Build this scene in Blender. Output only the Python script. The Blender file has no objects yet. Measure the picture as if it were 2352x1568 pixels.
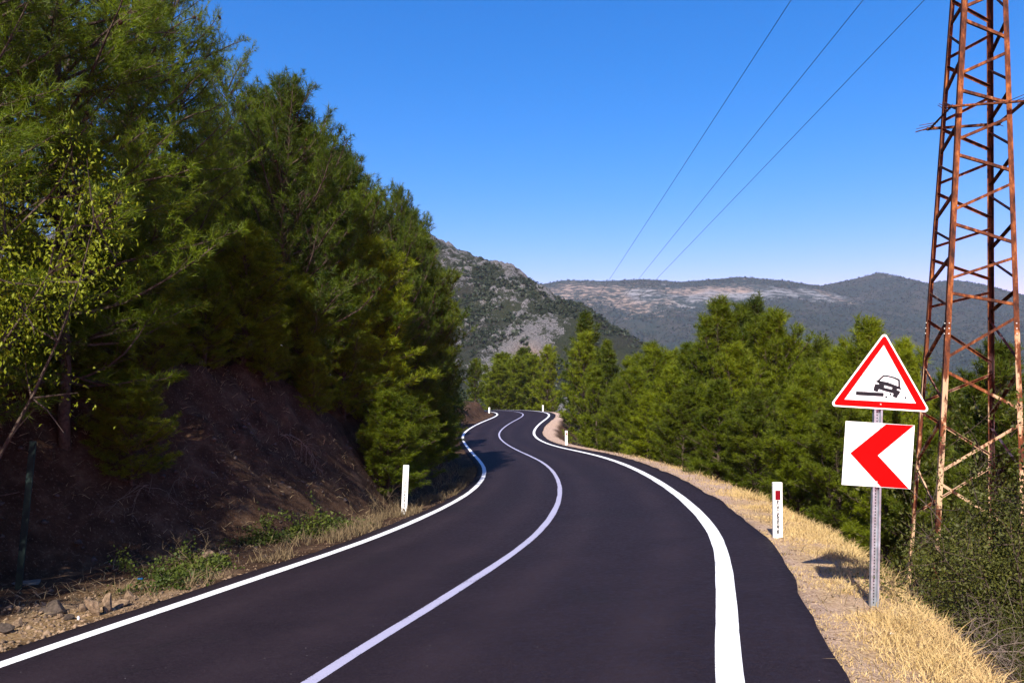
import bpy, math, random
import numpy as np
from mathutils import Vector, Matrix

# ------------------------------------------------------------------ camera, sky, sun, exposure
SC = bpy.context.scene
EYE = 2.15                       # camera height above the nearest asphalt
F, CX, HZ = 1750.0, 1176.0, 900.0   # focal length, centre and horizon on a 2352 px wide frame
cam_d = bpy.data.cameras.new('camera'); cam = bpy.data.objects.new('camera', cam_d)
SC.collection.objects.link(cam); SC.camera = cam
cam.location = (0, 0, EYE); cam.rotation_euler = (math.radians(90), 0, 0)
cam_d.sensor_width = 36; cam_d.lens = 36 * F / 2352; cam_d.shift_y = (HZ - 784) / 2352
cam_d.clip_start = 0.1; cam_d.clip_end = 20000

SUN_AZ, SUN_EL = math.radians(14), math.radians(41)      # azimuth: left of straight behind the camera
to_sun = Vector((-math.sin(SUN_AZ) * math.cos(SUN_EL), -math.cos(SUN_AZ) * math.cos(SUN_EL), math.sin(SUN_EL)))
W = bpy.data.worlds.new('World'); SC.world = W; W.use_nodes = True
nt = W.node_tree; nt.nodes.clear()
sky = nt.nodes.new('ShaderNodeTexSky'); sky.sky_type = 'NISHITA'; sky.sun_disc = False
sky.sun_elevation = SUN_EL; sky.sun_rotation = math.atan2(to_sun.x, to_sun.y)
sky.altitude = 600; sky.air_density = 1.0; sky.dust_density = 0.6; sky.ozone_density = 3.0
hs = nt.nodes.new('ShaderNodeHueSaturation'); hs.inputs['Saturation'].default_value = 1.4; hs.inputs['Hue'].default_value = .508
bg = nt.nodes.new('ShaderNodeBackground'); bg.inputs['Strength'].default_value = 0.105
wo = nt.nodes.new('ShaderNodeOutputWorld')
nt.links.new(sky.outputs[0], hs.inputs['Color'])
sp_ = nt.nodes.new('ShaderNodeSeparateColor'); cb_ = nt.nodes.new('ShaderNodeCombineColor'); nt.links.new(hs.outputs[0], sp_.inputs[0])
for ch, (gain, gam) in enumerate(((2.55, 1.45), (.86, .9), (1.02, .8))):     # the camera's tone response, per channel, over the whole sky
    last = sp_.outputs[ch]
    for op, v in (('MULTIPLY', .21), ('POWER', gam), ('MULTIPLY', gain / .21)):
        q_ = nt.nodes.new('ShaderNodeMath'); q_.operation = op; nt.links.new(last, q_.inputs[0]); q_.inputs[1].default_value = v; last = q_.outputs[0]
    nt.links.new(last, cb_.inputs[ch])
nt.links.new(cb_.outputs[0], bg.inputs['Color']); nt.links.new(bg.outputs[0], wo.inputs['Surface'])
sun_d = bpy.data.lights.new('sun', 'SUN'); sun_d.energy = 5.0; sun_d.angle = math.radians(0.53); sun_d.color = (1.0, 0.94, 0.84)
sun = bpy.data.objects.new('sun', sun_d); SC.collection.objects.link(sun)
sun.rotation_euler = to_sun.to_track_quat('Z', 'Y').to_euler(); sun.location = (-20, -60, 60)
SC.view_settings.view_transform = 'Standard'; SC.view_settings.look = 'None'
SC.view_settings.exposure = 1.0; SC.view_settings.gamma = 1.0; SC.view_settings.use_curve_mapping = False
SC.cycles.max_bounces = 6; SC.cycles.diffuse_bounces = 3; SC.cycles.transparent_max_bounces = 8
SC.cycles.volume_bounces = 0; SC.cycles.use_denoising = True

# ------------------------------------------------------------------ helpers
COL = SC.collection
def link(o): COL.objects.link(o); return o
def mesh_arr(name, V, Fc, mat=None, smooth=False):
    """V (n,3); Fc: (m,k) int array, or list of faces"""
    me = bpy.data.meshes.new(name)
    V = np.asarray(V, dtype=np.float32)
    if isinstance(Fc, np.ndarray):
        m, k = Fc.shape
        me.vertices.add(len(V)); me.vertices.foreach_set('co', V.ravel())
        me.loops.add(m * k); me.loops.foreach_set('vertex_index', Fc.astype(np.int32).ravel())
        me.polygons.add(m); me.polygons.foreach_set('loop_start', np.arange(0, m * k, k, dtype=np.int32))
        me.polygons.foreach_set('loop_total', np.full(m, k, dtype=np.int32))
        me.update(calc_edges=True)
    else:
        me.from_pydata([tuple(map(float, v)) for v in V], [], [tuple(map(int, f)) for f in Fc]); me.update()
    if smooth: me.polygons.foreach_set('use_smooth', np.ones(len(me.polygons), dtype=bool))
    if mat: me.materials.append(mat)
    return me
def obj(name, me, parent=None, loc=None):
    o = bpy.data.objects.new(name, me); link(o)
    if parent is not None: o.parent = parent
    if loc is not None: o.location = loc
    return o
def tag(o, label=None, cat=None, group=None, kind=None):
    if label: o['label'] = label
    if cat: o['category'] = cat
    if group: o['group'] = group
    if kind: o['kind'] = kind
    return o
def empty(name, loc, rz=0.0):
    o = bpy.data.objects.new(name, None); link(o); o.empty_display_size = .2
    o.location = loc; o.rotation_euler = (0, 0, rz); return o
class MB:                                              # mesh collector
    def __init__(s): s.v = []; s.f = []
    def add(s, V, Fs):
        b = len(s.v); s.v += [tuple(p) for p in V]; s.f += [tuple(i + b for i in f) for f in Fs]
    def box(s, c, h, R=None):
        c = Vector(c); P = []
        for z in (-1, 1):
            for y in (-1, 1):
                for x in (-1, 1):
                    q = Vector((x * h[0], y * h[1], z * h[2])); P.append(c + (R @ q if R else q))
        s.add(P, [(0, 2, 3, 1), (4, 5, 7, 6), (0, 1, 5, 4), (2, 6, 7, 3), (0, 4, 6, 2), (1, 3, 7, 5)])
    def tube(s, pts, rad, k=6, cap=True):
        pts = [Vector(p) for p in pts]; n = len(pts); V = []; u = None
        for i, p in enumerate(pts):
            t = (pts[min(i + 1, n - 1)] - pts[max(i - 1, 0)]).normalized()
            if u is None: u = t.orthogonal().normalized()
            u = (u - t * u.dot(t)); u = u.normalized() if u.length > 1e-6 else t.orthogonal().normalized()
            w = t.cross(u); r = rad[i] if hasattr(rad, '__len__') else rad
            for j in range(k):
                a = 2 * math.pi * j / k; V.append(p + (u * math.cos(a) + w * math.sin(a)) * r)
        Fs = [(i * k + j, i * k + (j + 1) % k, (i + 1) * k + (j + 1) % k, (i + 1) * k + j) for i in range(n - 1) for j in range(k)]
        if cap: Fs += [tuple(range(k - 1, -1, -1)), tuple((n - 1) * k + j for j in range(k))]
        s.add(V, Fs)
    def prism(s, poly, y0, y1):                        # poly in (x,z), extruded along y (y0 = front)
        n = len(poly); a = sum(poly[i][0] * poly[(i + 1) % n][1] - poly[(i + 1) % n][0] * poly[i][1] for i in range(n))
        if a < 0: poly = poly[::-1]
        V = [(x, y0, z) for x, z in poly] + [(x, y1, z) for x, z in poly]
        s.add(V, [tuple(range(n)), tuple(range(2 * n - 1, n - 1, -1))] + [(i, n + i, n + (i + 1) % n, (i + 1) % n) for i in range(n)])
    def mesh(s, name, mat, smooth=False): return mesh_arr(name, s.v, s.f, mat, smooth)
    def build(s, name, mat, parent=None, smooth=False): return obj(name, s.mesh(name, mat, smooth), parent)
# value noise in numpy
_rs = np.random.RandomState(7); _T = _rs.rand(4096).astype(np.float64)
def vnoise(x, y, seed=0):
    xi = np.floor(x).astype(np.int64); yi = np.floor(y).astype(np.int64); u = x - xi; v = y - yi
    u = u * u * (3 - 2 * u); v = v * v * (3 - 2 * v)
    def h(a, b): return _T[((a * 73856093) ^ (b * 19349663) ^ (seed * 83492791)) & 4095]
    return (h(xi, yi) * (1 - u) + h(xi + 1, yi) * u) * (1 - v) + (h(xi, yi + 1) * (1 - u) + h(xi + 1, yi + 1) * u) * v
def fbm(x, y, o=5, seed=0, g=.5):
    s = 0; a = 1; n = 0
    for i in range(o): s = s + a * (vnoise(x * 2 ** i + 17.3 * i, y * 2 ** i - 9.1 * i, seed + i) - .5); n += a; a *= g
    return s / n * 2
def sstep(a, b, x): t = np.clip((x - a) / (b - a), 0, 1); return t * t * (3 - 2 * t)

# ------------------------------------------------------------------ materials
def mat(name, base=(.5, .5, .5), rough=.8, metal=0., spec=.3):
    m = bpy.data.materials.new(name); m.use_nodes = True
    b = m.node_tree.nodes['Principled BSDF']; b.inputs['Base Color'].default_value = (*base, 1)
    b.inputs['Roughness'].default_value = rough; b.inputs['Metallic'].default_value = metal; b.inputs['Specular IOR Level'].default_value = spec
    return m, m.node_tree, b
class N:                                               # small node helper
    def __init__(s, t): s.t = t
    def n(s, typ, **k):
        o = s.t.nodes.new(typ)
        for a, v in k.items(): setattr(o, a, v)
        return o
    def l(s, a, b): s.t.links.new(a, b)
    def pos(s): return s.n('ShaderNodeNewGeometry').outputs['Position']
    def oco(s): return s.n('ShaderNodeTexCoord').outputs['Object']
    def noise(s, co, sc, det=4., rough=.55, out='Fac'):
        o = s.n('ShaderNodeTexNoise'); o.inputs['Scale'].default_value = sc; o.inputs['Detail'].default_value = det; o.inputs['Roughness'].default_value = rough
        s.l(co, o.inputs['Vector']); return o.outputs[out]
    def ramp(s, fac, stops):
        o = s.n('ShaderNodeValToRGB'); e = o.color_ramp.elements
        while len(e) < len(stops): e.new(.5)
        for i, (p, c) in enumerate(stops): e[i].position = p; e[i].color = (*c, 1) if len(c) == 3 else c
        s.l(fac, o.inputs[0]); return o.outputs[0]
    def mix(s, fac, a, b):
        o = s.n('ShaderNodeMix', data_type='RGBA')
        for v, i in ((fac, 0), (a, 6), (b, 7)):
            if isinstance(v, (int, float)): o.inputs[i].default_value = v
            elif isinstance(v, tuple): o.inputs[i].default_value = (*v, 1)
            else: s.l(v, o.inputs[i])
        return o.outputs[2]
    def math(s, op, a, b=None):
        o = s.n('ShaderNodeMath', operation=op)
        for i, v in enumerate((a, b)):
            if v is None: continue
            if isinstance(v, (int, float)): o.inputs[i].default_value = v
            else: s.l(v, o.inputs[i])
        return o.outputs[0]
    def bump(s, h, bsdf, st=.4, dist=.02):
        o = s.n('ShaderNodeBump'); o.inputs['Strength'].default_value = st; o.inputs['Distance'].default_value = dist
        s.l(h, o.inputs['Height']); s.l(o.outputs[0], bsdf.inputs['Normal'])
G3 = lambda v: (v, v, v)
def m_asphalt():
    m, t, b = mat('asphalt', (.02, .018, .022), .7, spec=.08); k = N(t); p = k.pos()
    n1 = k.noise(p, 1.1, 5); n2 = k.noise(p, 60, 4, .85)
    c = k.ramp(n1, [(.3, (.0095, .0062, .0092)), (.7, (.0155, .0102, .0142))])
    wn = k.n('ShaderNodeAttribute', attribute_name='lane').outputs['Fac']
    c = k.mix(k.math('MULTIPLY', wn, k.ramp(k.noise(p, .8, 4), [(.3, G3(.15)), (.7, G3(.75))])), c, (.027, .018, .022))
    c = k.mix(k.ramp(k.noise(p, .35, 6, .7), [(.56, G3(0)), (.6, G3(.35))]), c, (.009, .008, .0095))
    c = k.mix(k.ramp(n2, [(.45, G3(0)), (.68, G3(.8))]), c, (.034, .025, .032))
    v = k.n('ShaderNodeTexVoronoi'); v.inputs['Scale'].default_value = 7.; k.l(p, v.inputs['Vector'])
    fl = k.math('LESS_THAN', v.outputs['Distance'], .028)
    c = k.mix(fl, c, (.25, .23, .23)); k.l(c, b.inputs['Base Color'])
    k.l(k.ramp(k.noise(p, 14, 3), [(.35, G3(.62)), (.7, G3(.9))]), b.inputs['Roughness'])
    k.bump(k.noise(p, 130, 3, .7), b, .5, .006); return m
def m_paint(name, col, wear):
    m, t, b = mat(name, col, .6); k = N(t); p = k.pos()
    ed = k.n('ShaderNodeAttribute', attribute_name='edge').outputs['Fac']                      # 1 at the rim of the stripe
    f = k.ramp(k.math('SUBTRACT', k.math('ADD', k.math('MULTIPLY', k.noise(p, 55, 4, .75), .7), k.math('MULTIPLY', k.noise(p, 2.5, 4, .6), .3)), k.math('MULTIPLY', ed, .09)), [(wear - .03, G3(0)), (wear + .03, G3(1))])
    c = k.mix(f, (.06, .055, .065), k.mix(k.noise(p, 3, 4), tuple(x * .9 for x in col), col)); k.l(c, b.inputs['Base Color'])
    k.bump(k.noise(p, 120, 3), b, .3, .004); return m
def m_ground():
    m, t, b = mat('ground_soil', (.1, .07, .05), .95, spec=.1); k = N(t); p = k.pos()
    at = k.n('ShaderNodeAttribute', attribute_name='straw').outputs['Fac']
    n1 = k.noise(p, 2.2, 6, .65); n2 = k.noise(p, 22, 4, .7); n3 = k.noise(p, .6, 4)
    soil = k.ramp(n1, [(.3, (.022, .011, .006)), (.52, (.055, .029, .016)), (.75, (.11, .068, .04))])
    soil = k.mix(k.ramp(n2, [(.55, G3(0)), (.7, G3(.7))]), soil, (.16, .11, .075))
    straw = k.ramp(n2, [(.32, (.14, .08, .03)), (.5, (.42, .27, .12)), (.68, (.62, .46, .25))])
    gv = k.n('ShaderNodeAttribute', attribute_name='gravel').outputs['Fac']
    straw = k.mix(k.math('MAXIMUM', k.math('MULTIPLY', gv, .9), k.ramp(n3, [(.45, G3(0)), (.62, G3(.6))])), straw, k.ramp(k.noise(p, 45, 3, .7), [(.36, (.2, .125, .095)), (.66, (.62, .46, .37))]))
    k.l(k.mix(at, soil, straw), b.inputs['Base Color'])
    k.bump(k.math('ADD', n1, k.noise(p, 30, 5, .7)), b, .8, .05); return m
def m_rock(name, a, c, sc=3.):
    m, t, b = mat(name, a, .9, spec=.15); k = N(t); p = k.oco()
    n = k.noise(p, sc, 6, .65); k.l(k.ramp(n, [(.3, a), (.68, c)]), b.inputs['Base Color']); k.bump(k.noise(p, sc * 4, 6, .7), b, .7, .03); return m
def m_leaf(name, lo, hi, trans=.35, nsc=1.2, rough=.55):
    m = bpy.data.materials.new(name); m.use_nodes = True; t = m.node_tree; k = N(t); b = t.nodes['Principled BSDF']
    p = k.pos(); n = k.noise(p, nsc, 3); n2 = k.noise(p, nsc * 14, 2)
    inf = k.n('ShaderNodeObjectInfo').outputs['Random']
    f = k.math('ADD', k.math('MULTIPLY', n, .55), k.math('ADD', k.math('MULTIPLY', n2, .45), k.math('MULTIPLY', k.math('SUBTRACT', inf, .5), .22)))
    c = k.ramp(f, [(.3, lo), (.72, hi)]); k.l(c, b.inputs['Base Color'])
    b.inputs['Roughness'].default_value = rough; b.inputs['Specular IOR Level'].default_value = .25
    tr = k.n('ShaderNodeBsdfTranslucent'); k.l(c, tr.inputs['Color'])
    mx = k.n('ShaderNodeMixShader'); mx.inputs[0].default_value = trans
    k.l(b.outputs[0], mx.inputs[1]); k.l(tr.outputs[0], mx.inputs[2]); k.l(mx.outputs[0], t.nodes['Material Output'].inputs['Surface'])
    return m
def m_bark(name, a, c, sc=12):
    m, t, b = mat(name, a, .95, spec=.1); k = N(t); p = k.oco(); n = k.noise(p, sc, 5, .7)
    k.l(k.ramp(n, [(.3, a), (.7, c)]), b.inputs['Base Color']); k.bump(n, b, .8, .03); return m
def m_rust():
    m, t, b = mat('rusted_steel', (.2, .06, .02), .85, spec=.25); k = N(t); p = k.pos()
    mp = k.n('ShaderNodeMapping'); mp.inputs['Scale'].default_value = (1, 1, .35); k.l(p, mp.inputs[0])
    n = k.noise(mp.outputs[0], 9, 6, .7); n2 = k.noise(mp.outputs[0], 4.5, 5, .65)
    c = k.ramp(n, [(.36, (.026, .009, .006)), (.52, (.13, .036, .012)), (.68, (.38, .125, .03))])
    sx = k.n('ShaderNodeSeparateXYZ'); k.l(p, sx.inputs[0])
    low = k.n('ShaderNodeMapRange'); k.l(sx.outputs[2], low.inputs[0])
    low.inputs[1].default_value = 4.5; low.inputs[2].default_value = 0.5; low.inputs[3].default_value = -.09; low.inputs[4].default_value = .125
    f = k.ramp(k.math('ADD', n2, low.outputs[0]), [(.56, G3(0)), (.62, G3(.85))])      # remains of cream paint, more of it low down
    c = k.mix(f, c, (.5, .34, .2)); k.l(c, b.inputs['Base Color']); k.bump(n, b, .5, .01); return m
def m_hill(name, veg, veg2, rock, rock2, soil, soil2, th, sc, st, brown):
    m, t, b = mat(name, veg, .95, spec=.05); k = N(t); p = k.pos()
    mp = k.n('ShaderNodeMapping'); mp.inputs['Scale'].default_value = st; k.l(p, mp.inputs[0]); q = mp.outputs[0]
    at = k.n('ShaderNodeAttribute', attribute_name='rock').outputs['Fac']; so = k.n('ShaderNodeAttribute', attribute_name='soil').outputs['Fac']
    n = k.noise(q, sc, 7, .68); n2 = k.noise(q, sc * 9, 6, .75)
    v = k.ramp(n2, [(.35, veg), (.65, veg2)]); v = k.mix(k.ramp(k.noise(p, sc * .18, 5, .6), [(.45, G3(0)), (.62, G3(.75))]), v, k.ramp(n2, [(.35, brown), (.65, tuple(x * 2 for x in brown))])); r = k.mix(so, k.ramp(n2, [(.35, rock), (.62, rock2)]), k.ramp(n2, [(.35, soil), (.62, soil2)]))
    f = k.ramp(k.math('ADD', k.math('ADD', k.math('MULTIPLY', n, .6), k.math('MULTIPLY', n2, .4)), k.math('MULTIPLY', at, .35)), [(th, G3(0)), (th + .04, G3(1))])
    k.l(k.mix(f, v, r), b.inputs['Base Color']); k.bump(n2, b, 1., 3.); return m
def plain(name, c, rough=.7, metal=0., spec=.3, nsc=8, amp=.15):
    m, t, b = mat(name, c, rough, metal, spec); k = N(t); n = k.noise(k.oco(), nsc, 5)
    k.l(k.ramp(n, [(.25, tuple(x * (1 - amp) for x in c)), (.75, tuple(min(1, x * (1 + amp)) for x in c))]), b.inputs['Base Color'])
    k.l(k.ramp(n, [(.2, G3(max(0, rough - .1))), (.8, G3(min(1, rough + .1)))]), b.inputs['Roughness']); return m

M = dict(
    asphalt=m_asphalt(), paint=m_paint('edge_line_paint', (.84, .84, .84), .36), cpaint=m_paint('centre_line_paint', (.36, .35, .47), .38),
    ground=m_ground(), rock=m_rock('roadside_rock', (.1, .065, .038), (.32, .22, .14)), rockd=m_rock('dark_rock', (.04, .03, .022), (.12, .09, .07)),
    needle=m_leaf('pine_needles', (.03, .055, .003), (.185, .25, .008), .42), needle2=m_leaf('young_pine_needles', (.045, .07, .002), (.235, .28, .006), .42),
    needled=m_leaf('dark_pine_needles', (.03, .052, .003), (.17, .205, .006), .4),
    leaf=m_leaf('broad_leaves', (.06, .085, .006), (.3, .34, .012), .45, 2.), bush=m_leaf('bush_leaves', (.022, .033, .005), (.12, .12, .018), .3, 3.),
    bramble=m_leaf('bramble_leaves', (.026, .045, .007), (.12, .145, .018), .35, 4.), grass=m_leaf('dry_grass', (.42, .28, .095), (.8, .62, .31), .25, 5., .8),
    weed=m_leaf('dry_weed', (.14, .1, .05), (.3, .22, .12), .2, 5., .8),
    bark=m_bark('pine_bark', (.035, .025, .019), (.11, .08, .062)), twig=m_bark('dead_twig', (.08, .06, .048), (.24, .19, .15), 20),
    bankrock=m_rock('bank_rock', (.03, .022, .018), (.12, .09, .075), 6.), cone=m_bark('cone_scales', (.03, .018, .01), (.09, .05, .03), 30), rust=m_rust(),
    steel=plain('galvanised_steel', (.42, .46, .5), .45, .75, .5, 14, .25), white=plain('sign_white', (.88, .88, .88), .45, amp=.02),
    red=plain('sign_red', (.5, .0008, .0008), .5, spec=.08, amp=.06), black=plain('sign_black', (.008, .008, .011), .5), back=plain('sign_back', (.4, .42, .44), .5, .6),
    post=plain('post_plastic', (.86, .85, .8), .5, amp=.05), refl=plain('red_reflector', (.17, .002, .008), .3, spec=.3), bolt=plain('bolt_zinc', (.6, .58, .52), .4, .4),
    green=plain('green_post_paint', (.004, .014, .012), .7), concrete=plain('concrete', (.1, .095, .085), .95, nsc=20, amp=.3), cable=plain('cable_metal', (.03, .035, .05), .5, .3),
    insul=plain('porcelain', (.25, .12, .08), .3), litterw=plain('litter_white', (.8, .8, .8), .5), litterb=plain('litter_blue', (.01, .12, .3), .4), litterr=plain('litter_red', (.25, .02, .05), .6),
    hill=m_hill('rocky_hill', (.018, .025, .013), (.05, .055, .03), (.07, .068, .068), (.24, .235, .23), (.14, .1, .08), (.34, .26, .21), .53, .11, (1, 1, .55), (.023, .023, .018)),
    far=m_hill('far_range_slopes', (.01, .018, .016), (.026, .036, .028), (.11, .11, .115), (.26, .26, .26), (.15, .115, .09), (.32, .24, .185), .572, .045, (.75, .6, 2.2), (.028, .026, .02)),
    scrub=m_leaf('scrub_leaves', (.01, .018, .008), (.03, .042, .017), .1, .05),
)

# ------------------------------------------------------------------ road alignment (x, y, z relative to the eye, cross fall)
CP = [[-9.5, -22, -1.2, .06], [-7.3, -14, -1.5, .06], [-5.0, -7, -1.75, .06], [-3.35, -1.2, -1.95, .06], [-2.2, 2.9, -2.06, .06],
      [-1.51, 5.608, -2.137, .06], [-1.075, 7.218, -2.222, .056], [-.5, 9.334, -2.315, .052], [.379, 12.675, -2.46, .052], [1.175, 18.463, -2.747, .062],
      [1.774, 27.689, -3.201, .107], [1.762, 39.413, -3.654, .106], [.555, 49.14, -3.864, .055], [-.489, 56.527, -3.865, .004], [-1.478, 65.428, -3.609, -.016],
      [-.15, 77.836, -3.067, -.009], [1.972, 89.196, -2.594, .005], [.019, 97.077, -2.318, .01], [-6.5, 101.5, -2.42, .0], [-15, 102.5, -3.2, 0], [-26, 100, -4.6, 0], [-38, 95, -6.5, 0]]
def bspline(P, n):
    P = np.array(P, float); k = len(P); Q = np.vstack([2 * P[0] - P[1], P, 2 * P[-1] - P[-2]])
    t = np.linspace(0, k - 1 - 1e-6, n); i = t.astype(int); u = (t - i)[:, None]
    a, b, c, d = Q[i], Q[i + 1], Q[i + 2], Q[np.minimum(i + 3, k + 1)]
    return ((1 - u) ** 3 * a + (3 * u ** 3 - 6 * u ** 2 + 4) * b + (-3 * u ** 3 + 3 * u ** 2 + 3 * u + 1) * c + u ** 3 * d) / 6
RD = bspline(CP, 3000)
# even arc length
seg = np.r_[0, np.cumsum(np.linalg.norm(np.diff(RD[:, :2], axis=0), axis=1))]
ss = np.arange(0, seg[-1], .35); RD = np.c_[[np.interp(ss, seg, RD[:, i]) for i in range(4)]].T
RD[:, 2] += EYE
TT = np.gradient(RD[:, :2], axis=0); TT /= np.linalg.norm(TT, axis=1)[:, None]; NN = np.c_[TT[:, 1], -TT[:, 0]]    # NN points right
HW, EL, ER = 3.0, 3.38, 3.74       # half width to the edge lines, asphalt edge left, right
def road_sd(x, y):
    x = np.atleast_1d(np.asarray(x, float)).ravel(); y = np.atleast_1d(np.asarray(y, float)).ravel()
    s = np.empty(len(x)); j = np.empty(len(x), int)
    for a in range(0, len(x), 4000):
        dx = x[a:a + 4000, None] - RD[None, :, 0]; dy = y[a:a + 4000, None] - RD[None, :, 1]
        d2 = dx * dx + dy * dy; jj = d2.argmin(1); r = np.arange(len(jj))
        sg = np.sign(dx[r, jj] * NN[jj, 0] + dy[r, jj] * NN[jj, 1]); s[a:a + 4000] = sg * np.sqrt(d2[r, jj]); j[a:a + 4000] = jj
    return s, j
VERGE = 1.12
def ground_z(x, y, straw=False):
    x = np.atleast_1d(np.asarray(x, float)).ravel(); y = np.atleast_1d(np.asarray(y, float)).ravel()
    s, j = road_sd(x, y); yr = RD[j, 1]
    zr = RD[j, 2] + RD[j, 3] * np.clip(s, -EL, ER)
    n = fbm(x * .5, y * .5, 5, 3); n2 = fbm(x * 2.2, y * 2.2, 4, 11)
    # right side: verge then a fall into the valley
    d = np.maximum(s - ER, 0); vg = np.interp(yr, [4, 8, 12], [.82, 1.0, VERGE]) + .18 * fbm(yr * .4, yr * 0, 3, 5)
    e = np.maximum(d - vg, 0)
    drop = .62 * np.minimum(e, 4.5) + .36 * np.maximum(e - 4.5, 0)
    drop = 75 * (1 - np.exp(-drop / 75))
    right = zr - .05 * np.minimum(d, vg) - drop + .05 * n2 * sstep(.1, .6, d) + .35 * n * sstep(.5, 3, e)
    # left side: shoulder, cut bank, hillside
    d = np.maximum(-s - EL, 0); vl = np.interp(yr, [-30, 4, 9, 13, 18, 30, 60], [3.2, 3.0, 2.7, 1.5, .95, .8, .8]) + .25 * fbm(yr * .35, yr * 0, 3, 8)
    bh = np.interp(yr, [-30, 5, 12, 22, 34, 48, 110], [3.2, 3.6, 3.9, 3.4, 2.4, 1.6, 1.0]) * (1 + .22 * fbm(x * .25, y * .25, 3, 21))
    e = np.maximum(d - vl, 0); up = np.minimum(e * 1.35, bh); e2 = np.maximum(e - bh / 1.35, 0)
    hill = np.interp(yr, [0, 30, 60, 120], [.42, .36, .26, .12]) * e2; hill = 60 * (1 - np.exp(-hill / 60))
    gl = np.abs(fbm(yr * .55 + .3 * n, e * .12, 4, 77)); led = fbm(x * .9 + y * .9, up * 1.8, 4, 78)
    left = zr - .06 * np.minimum(d, .8) + up + hill + .06 * n2 * sstep(.15, .8, d) + (.45 * n + .22 * n2 - .9 * (.3 - gl) * (gl < .3) + .28 * led) * sstep(.2, 1.6, e)
    z = np.where(s > 0, right, left)
    z = np.where((s > -EL - .02) & (s < ER + .02), zr - .06, z)
    z = z - .012 * (np.abs(s) < 6)
    b = sstep(112, 190, y); val = -14 - 50 * sstep(120, 600, y) + 30 * sstep(-60, -400, x) + 6 * fbm(x * .01, y * .01, 4, 2)
    z = z * (1 - b) + val * b
    if not straw: return z
    st = sstep(ER - .1, ER + .05, s) * (1 - sstep(ER + vg - .25, ER + vg + .25, s + .4 * n)) * sstep(.0, .3, s)
    st = np.maximum(st, .5 * sstep(.25, .5, n + .1) * (s < 0) * sstep(EL - .1, EL + .2, -s) * (1 - sstep(EL + .9, EL + 1.6, -s)) * sstep(13, 11, yr + 5 * n))
    gr = sstep(14, 22, yr + 5 * n) * (s > 0) + .8 * (s > 0) * (1 - sstep(ER + .12, ER + .45, s + .3 * n2))
    return z, np.where(y > 115, 0, st), np.clip(gr, 0, 1)
def gz(x, y): return float(ground_z(x, y)[0])
def at(px, y): return (px - CX) / F * y               # frame column at a distance -> world x
def zt(py, y): return EYE + (HZ - py) / F * y

# ground sheet
def axis(lo, hi, fine_lo, fine_hi, st, gr=1.16):
    a = list(np.arange(fine_lo, fine_hi + 1e-6, st)); d = st
    while a[-1] < hi: d *= gr; a.append(a[-1] + d)
    d = st; pre = []
    c = fine_lo
    while c > lo: d *= gr; c -= d; pre.append(c)
    return np.array(pre[::-1] + a)
gx = axis(-3500, 4500, -11, 12, .2, 1.13)
gy = axis(-500, 5500, -2, 42, .24, 1.035)
X, Y = np.meshgrid(gx, gy); Z, ST, GRV = ground_z(X, Y, True); nx, ny = len(gx), len(gy)
I = np.arange(nx * ny).reshape(ny, nx)
Q = np.stack([I[:-1, :-1], I[:-1, 1:], I[1:, 1:], I[1:, :-1]], -1).reshape(-1, 4)
me = mesh_arr('ground', np.c_[X.ravel(), Y.ravel(), Z], Q, M['ground'], True)
a_ = me.attributes.new('straw', 'FLOAT', 'POINT'); a_.data.foreach_set('value', ST.astype(np.float32))
a_ = me.attributes.new('gravel', 'FLOAT', 'POINT'); a_.data.foreach_set('value', GRV.astype(np.float32))
tag(obj('ground', me), kind='structure')

# asphalt and painted lines
def strip(name, s0, s1, dz, m, cols=2, j0=0, j1=None, jag=0., thick=0.):
    J = np.arange(j0, len(RD) if j1 is None else j1); S = np.linspace(s0, s1, cols); rs = np.random.RandomState(3)
    V = []
    for c, s in enumerate(S):
        sj = s + (jag * (fbm(J * .35, J * 0, 4, 31 + c)) if (c in (0, cols - 1) and jag) else 0)
        zz = RD[J, 2] + RD[J, 3] * sj + dz
        V.append(np.c_[RD[J, 0] + NN[J, 0] * sj, RD[J, 1] + NN[J, 1] * sj, zz])
    if thick:                                            # turned-down edges
        V = [V[0] - [0, 0, thick]] + V + [V[-1] - [0, 0, thick]]; cols += 2
    V = np.stack(V, 1); n = len(J); I = np.arange(n * cols).reshape(n, cols)
    Q = np.stack([I[:-1, :-1], I[:-1, 1:], I[1:, 1:], I[1:, :-1]], -1).reshape(-1, 4)
    return obj(name, mesh_arr(name, V.reshape(-1, 3), Q, m, False))
road = tag(strip('road', -EL, ER, 0, M['asphalt'], 33, jag=.075, thick=.09), kind='structure')
sv = np.tile(np.r_[-EL, np.linspace(-EL, ER, 33), ER], len(RD)); lane = sum(np.exp(-((sv - c) / .28) ** 2) for c in (-2.3, -.75, .75, 2.3))
a_ = road.data.attributes.new('lane', 'FLOAT', 'POINT'); a_.data.foreach_set('value', lane.astype(np.float32))      # polished wheel tracks
def line(name, c, hw, m):
    o = tag(strip(name, c - hw, c + hw, .004, m, 7, jag=.012), kind='structure')
    a_ = o.data.attributes.new('edge', 'FLOAT', 'POINT'); a_.data.foreach_set('value', np.tile([1, .25, 0, 0, 0, .25, 1], len(RD)).astype(np.float32))
line('edge_line', -HW, .092, M['paint']); line('edge_line', HW, .102, M['paint']); line('centre_line', 0, .068, M['cpaint'])

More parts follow.
